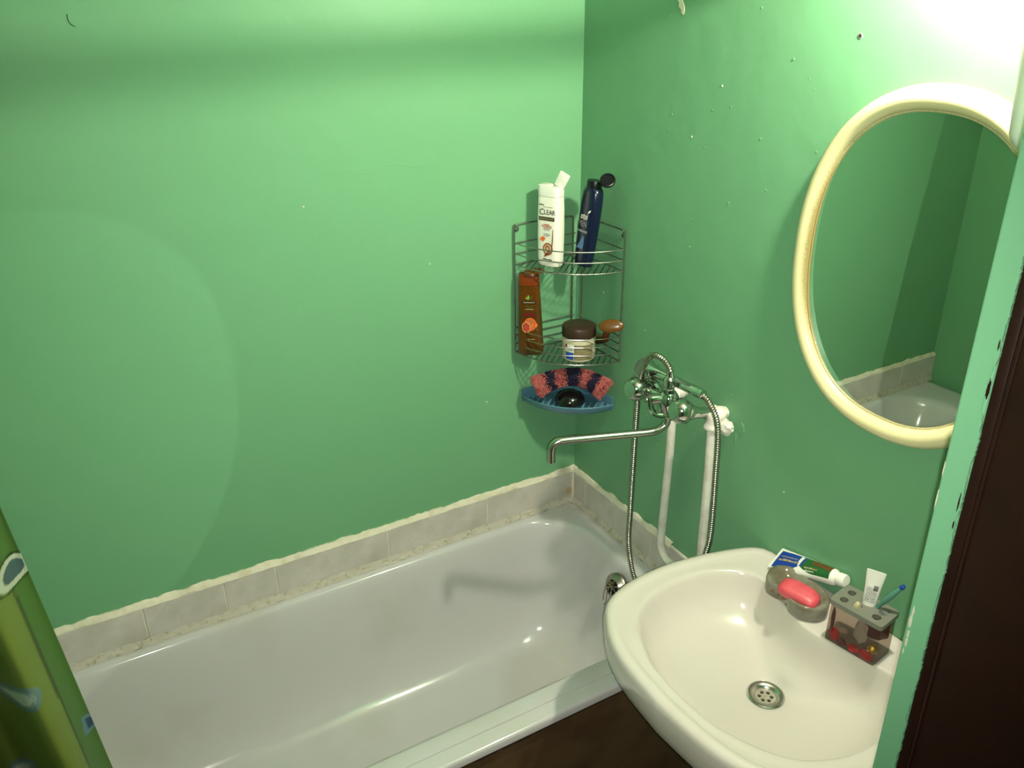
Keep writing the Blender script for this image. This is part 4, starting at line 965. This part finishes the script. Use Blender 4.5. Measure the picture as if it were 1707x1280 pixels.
# top slab with five real openings
b = bmesh.new(); holes = [(-.015, .033, .0085, .0075), (.014, .034, .0085, .0075), (-.012, .008, .0095, .0085), (.012, -.001, .0110, .0100), (.010, -.034, .0120, .0085), (-.014, -.032, .0085, .0080)]
def slab(b, z):
    o_ = [b.verts.new(p) for p in rr2(.0335, .0535, .007, z)]; n = len(o_); ed = [b.edges.new((o_[i], o_[(i + 1) % n])) for i in range(n)]; hl = []
    for x, y, ra, rb in holes:
        t = [b.verts.new(Vector((x + ra * math.cos(a), y + rb * math.sin(a), z))) for a in [2 * PI * i / 20 for i in range(20)]]; ed += [b.edges.new((t[i], t[(i + 1) % 20])) for i in range(20)]; hl.append(t)
    bmesh.ops.triangle_fill(b, use_beauty=True, edges=ed); return o_, hl
o1, h1 = slab(b, .0865); o2, h2 = slab(b, .0965); n = len(o1)
for i in range(n): b.faces.new((o1[i], o1[(i + 1) % n], o2[(i + 1) % n], o2[i]))
for a_, c_ in zip(h1, h2):
    for i in range(20): b.faces.new((a_[i], a_[(i + 1) % 20], c_[(i + 1) % 20], c_[i]))
bmesh.ops.recalc_face_normals(b, faces=b.faces); mk('top_slab', b, PT, hold, angle=40)
def petal(c, s, m_, nm, seed):
    b = bmesh.new(); bmesh.ops.create_icosphere(b, subdivisions=3, radius=1)
    for v in b.verts: v.co = Vector((v.co.x * s[0], v.co.y * s[1], v.co.z * s[2])) * (1 + .35 * noise.noise(v.co * 1.6 + Vector((seed, 0, 0)))) + Vector(c)
    return mk(nm, b, m_, hold)
petal((-.0235, -.030, .011), (.007, .012, .009), RED, 'red_petal', 1); petal((-.024, -.006, .010), (.007, .012, .007), RED, 'red_petal', 2)
petal((-.022, .036, .016), (.008, .010, .012), RED, 'red_petal', 3); petal((-.0235, .018, .009), (.007, .009, .006), mat('dark_red_petal', rgb(96, 14, 22), rough=.4), 'red_petal', 4)
petal((-.020, -.040, .030), (.009, .008, .008), GOLD, 'gold_flower', 5); petal((-.018, -.036, .025), (.008, .007, .005), GOLD, 'gold_flower', 8)
petal((-.022, -.012, .052), (.005, .013, .026), mat('milky_inclusion', rgb(180, 176, 160), rough=.8), 'milky_cloud', 6)
petal((.022, -.02, .05), (.003, .028, .032), mat('brownred_inclusion', rgb(90, 34, 30), rough=.6), 'dark_inclusion', 7)
petal((-.024, .043, .05), (.002, .004, .028), MATS['brownred_inclusion'], 'dark_inclusion', 9)
# small white tube standing in the holder
def hp(x, y, z): a = math.radians(9); return Vector((-.0835 + x * math.cos(a) - y * math.sin(a), -1.090 + x * math.sin(a) + y * math.cos(a), BZ + z))
P0 = hp(.010, -.002, .060); P1 = hp(.013, -.004, .172)
st = empty('small_cream_tube', 'small white printed tube standing crimp-up in the toothbrush holder', 'tube', P0)
ax2 = (P1 - P0).normalized(); wv_ = Vector((.45, -.86, 0)); wv_ = (wv_ - ax2 * wv_.dot(ax2)).normalized(); dv_ = ax2.cross(wv_)
secs2 = [(0, .0065, .0065), (.012, .0070, .0070), (.016, .0108, .0108), (.035, .0120, .0100), (.080, .0150, .0060), (.101, .0168, .0014), (.111, .0172, .0008)]
b = bmesh.new(); loft(b, [[P0 + ax2 * s + wv_ * a_ * math.cos(t) + dv_ * d_ * math.sin(t) for t in [2 * PI * k / 28 for k in range(28)]] for s, a_, d_ in secs2], True, True, True); local(st, b); mk('tube_body', b, PLASTW, st, angle=60)
fd = -1 if dv_.dot(CAM - P0) < 0 else 1
b = bmesh.new(); q = bmesh.new()
for k in range(9): words(q, 70 + k, -.009, .009, .046 + k * .0036, .0015)
def s2(c):
    s = c.z
    for (s0, a0, d0), (s1, a1, d1) in zip(secs2, secs2[1:]):
        if s0 <= s <= s1: t = (s - s0) / (s1 - s0); a_ = a0 + (a1 - a0) * t; d_ = d0 + (d1 - d0) * t; break
    q_ = max(-.98, min(.98, c.x / a_)); return P0 + ax2 * s + wv_ * a_ * q_ + dv_ * fd * (d_ * math.sqrt(1 - q_ * q_) + .0006)
place_decal(q, s2); b.free(); local(st, q); mk('small_text', q, PDARK, st, smooth=False)
q = bmesh.new(); box(q, (.002, -.0002, .072), (.010, .0002, .0825)); place_decal(q, s2); local(st, q); mk('print_mark', q, PGREY, st, smooth=False)
# toothbrush, teal handle and blue tip
Q0, Q1 = hp(.006, -.004, .064), hp(.022, -.050, .156)
tb = empty('toothbrush', 'teal toothbrush with a blue tip leaning right in the holder', 'toothbrush', Q0)
d_ = (Q1 - Q0)
b = bmesh.new(); P = [Q0 + d_ * t + Vector((0, 0, .004 * math.sin(t * PI))) for t in [i / 16 for i in range(17)]]; tube(b, P, [.0032 + .0030 * max(0, math.sin((i / 16 - .35) / .62 * PI)) if i > 5 else .0032 for i in range(17)], 12); local(tb, b); mk('handle', b, TEAL, tb)
b = bmesh.new(); tube(b, [Q1 - d_ * .02, Q1 + d_ * .04, Q1 + d_ * .06], [.0042, .0045, .003], 12); local(tb, b); mk('tip', b, BLUE, tb)
# dried beige thing in the middle opening
b = bmesh.new(); bmesh.ops.create_icosphere(b, subdivisions=3, radius=1)
for v in b.verts: v.co = Vector((v.co.x * .0085, v.co.y * .0080, v.co.z * .017)) * (1 + .15 * noise.noise(v.co * 3))
o = mk('brush_cover', b, mat('beige_plastic', rgb(176, 168, 130), rough=.4)); o.location = hp(-.012, .008, .088); tag(o, 'beige rounded cap standing in the middle opening of the toothbrush holder', 'cap')
# ring of a second brush lying in the right opening
b = bmesh.new(); box(b, (-.0010, -.010, -.014), (.0010, .010, .006), bevel=.0008); o = mk('razor_blade_card', b, mat('pale_metal', rgb(170, 176, 165), rough=.2, metal=.6)); o.location = hp(.010, -.033, .092); o.rotation_euler = (0, .3, math.radians(9)); tag(o, 'thin grey metal strip standing in the right opening of the toothbrush holder', 'razor')

# ================================================================== CURTAIN, ROD AND RINGS
RODZ = 2.100
rod = bmesh.new(); tube(rod, [(RX0 + .001, -.706, RODZ - .022), (-.002, -.700, RODZ)], .0145, 20)
rod = tag(mk('curtain_rod', rod, PLASTW), 'round curtain rod spanning above the front edge of the bathtub', 'rod')
cu = empty('shower_curtain', 'olive green shower curtain with grey droplet print, bunched at the left end of the bath', 'curtain', (-1.58, -.74, 2.06))
NX, NZ = 230, 560; z0, z1 = .30, 2.06
import numpy as np
def cx(u, z):
    e = -1.395 + (1.43 - z) * .075 - .9 * max(0, z - 1.5) * .03
    return -1.765 + (e + 1.765) * u
def cy(u, z):
    s = (z1 - z) / (z1 - z0)
    return -.752 + (.012 + .024 * min(1, s * 2)) * math.sin(u * 21 - 1.0 + .9 * (z - 1.2)) + .006 * math.sin(u * 43 + z * 3) + .018 * (1 - u) 
DROPS = [  # x, z, radius, angle(deg, towards tip), kind
    (-1.401, 1.337, .023, 90, 'ring'), (-1.432, 1.166, .024, 165, 'drop'), (-1.498, 1.128, .030, 90, 'ringw'), (-1.366, 1.035, .013, 120, 'blue'),
    (-1.470, 0.985, .024, 60, 'drop'), (-1.56, 1.25, .024, 200, 'drop'), (-1.62, 1.05, .028, 30, 'ringw'), (-1.47, 1.50, .024, 120, 'drop'), (-1.66, 1.42, .026, 70, 'ring'), (-1.56, 1.66, .026, 20, 'drop'),
    (-1.44, 1.80, .024, 150, 'ring'), (-1.66, 1.85, .024, 80, 'drop'), (-1.42, .78, .026, 40, 'ring'), (-1.58, .80, .026, 160, 'drop'), (-1.50, .55, .026, 100, 'ringw'), (-1.64, .50, .026, 100, 'drop'), (-1.40, .50, .02, 10, 'drop')]
def c3(r, g, b_): return np.array([lin(r), lin(g), lin(b_)])
BASE1, BASE2, HEM = c3(106, 120, 52), c3(86, 108, 46), c3(66, 98, 44)
def sd(x, z, D):
    dx, dz = x - D[0], z - D[1]; a = math.radians(D[3]); p = dx * math.cos(a) + dz * math.sin(a); q = -dx * math.sin(a) + dz * math.cos(a); r = D[2]
    if D[4] in ('drop', 'blue'):
        if p > 0: rr = r * max(0.0, 1 - p / (r * 2.0)); return max(abs(q) - rr, -r) if p < 2 * r else r
        return math.hypot(p, q) - r
    return math.hypot(p, q) - r
me = bpy.data.meshes.new('cloth'); V = []; Cc = []
for j in range(NZ + 1):
    z = .30 + .55 * j / 60 if j < 60 else (.85 + .65 * (j - 60) / 440 if j < 500 else 1.50 + .56 * (j - 500) / 60)
    for i in range(NX + 1):
        u = i / NX; x = cx(u, z); V.append((x + 1.58, cy(u, z) + .74, z - 2.06))
        he = cx(1, z) - x
        base = HEM if he < .021 else (BASE1 + (BASE2 - BASE1) * (.5 + .5 * noise.noise(Vector((u * 9, 0, z * .7)))))
        col = base
        if abs(he - .021) < .0012: col = base * .45
        for D in DROPS:
            s = sd(x, z, D); r = D[2]
            if s > 0: continue
            k = -s / r; kind = D[4]
            if kind == 'ring': col = c3(34, 48, 30) if k < .08 else (base * .9 if k < .16 else (c3(165, 175, 150) if k < .45 else c3(62, 84, 84)))
            elif kind == 'ringw': col = c3(34, 48, 30) if k < .07 else (base if k < .15 else (c3(186, 190, 160)))
            elif kind == 'blue': col = c3(82, 112, 118) if k < .4 else c3(40, 62, 84)
            else: col = c3(92, 116, 112) if k < .3 else (c3(120, 140, 130) if k < .5 else c3(168, 178, 160))
        Cc.append(col)
W1 = NX + 1; F = [(j * W1 + i, j * W1 + i + 1, (j + 1) * W1 + i + 1, (j + 1) * W1 + i) for j in range(NZ) for i in range(NX)]
me.from_pydata(V, [], F); ca = me.color_attributes.new('print', 'FLOAT_COLOR', 'POINT')
ca.data.foreach_set('color', np.array([(c[0], c[1], c[2], 1.0) for c in Cc], dtype=np.float32).ravel())
me.polygons.foreach_set('use_smooth', [True] * len(F)); me.materials.append(CURT)
oc = bpy.data.objects.new('cloth', me); COL.objects.link(oc); oc.parent = cu
so = oc.modifiers.new('thick', 'SOLIDIFY'); so.thickness = .0008
for k in range(9):
    x = -1.745 + k * .040; b = bmesh.new(); P = [Vector((x, -.7055 + .019 * math.sin(a), RODZ - .020 + .019 * math.cos(a) - .004)) for a in [2 * PI * i / 24 for i in range(24)]]; tube(b, P, .0016, 8, closed=True); local(cu, b); mk('curtain_ring', b, PLASTW, cu)
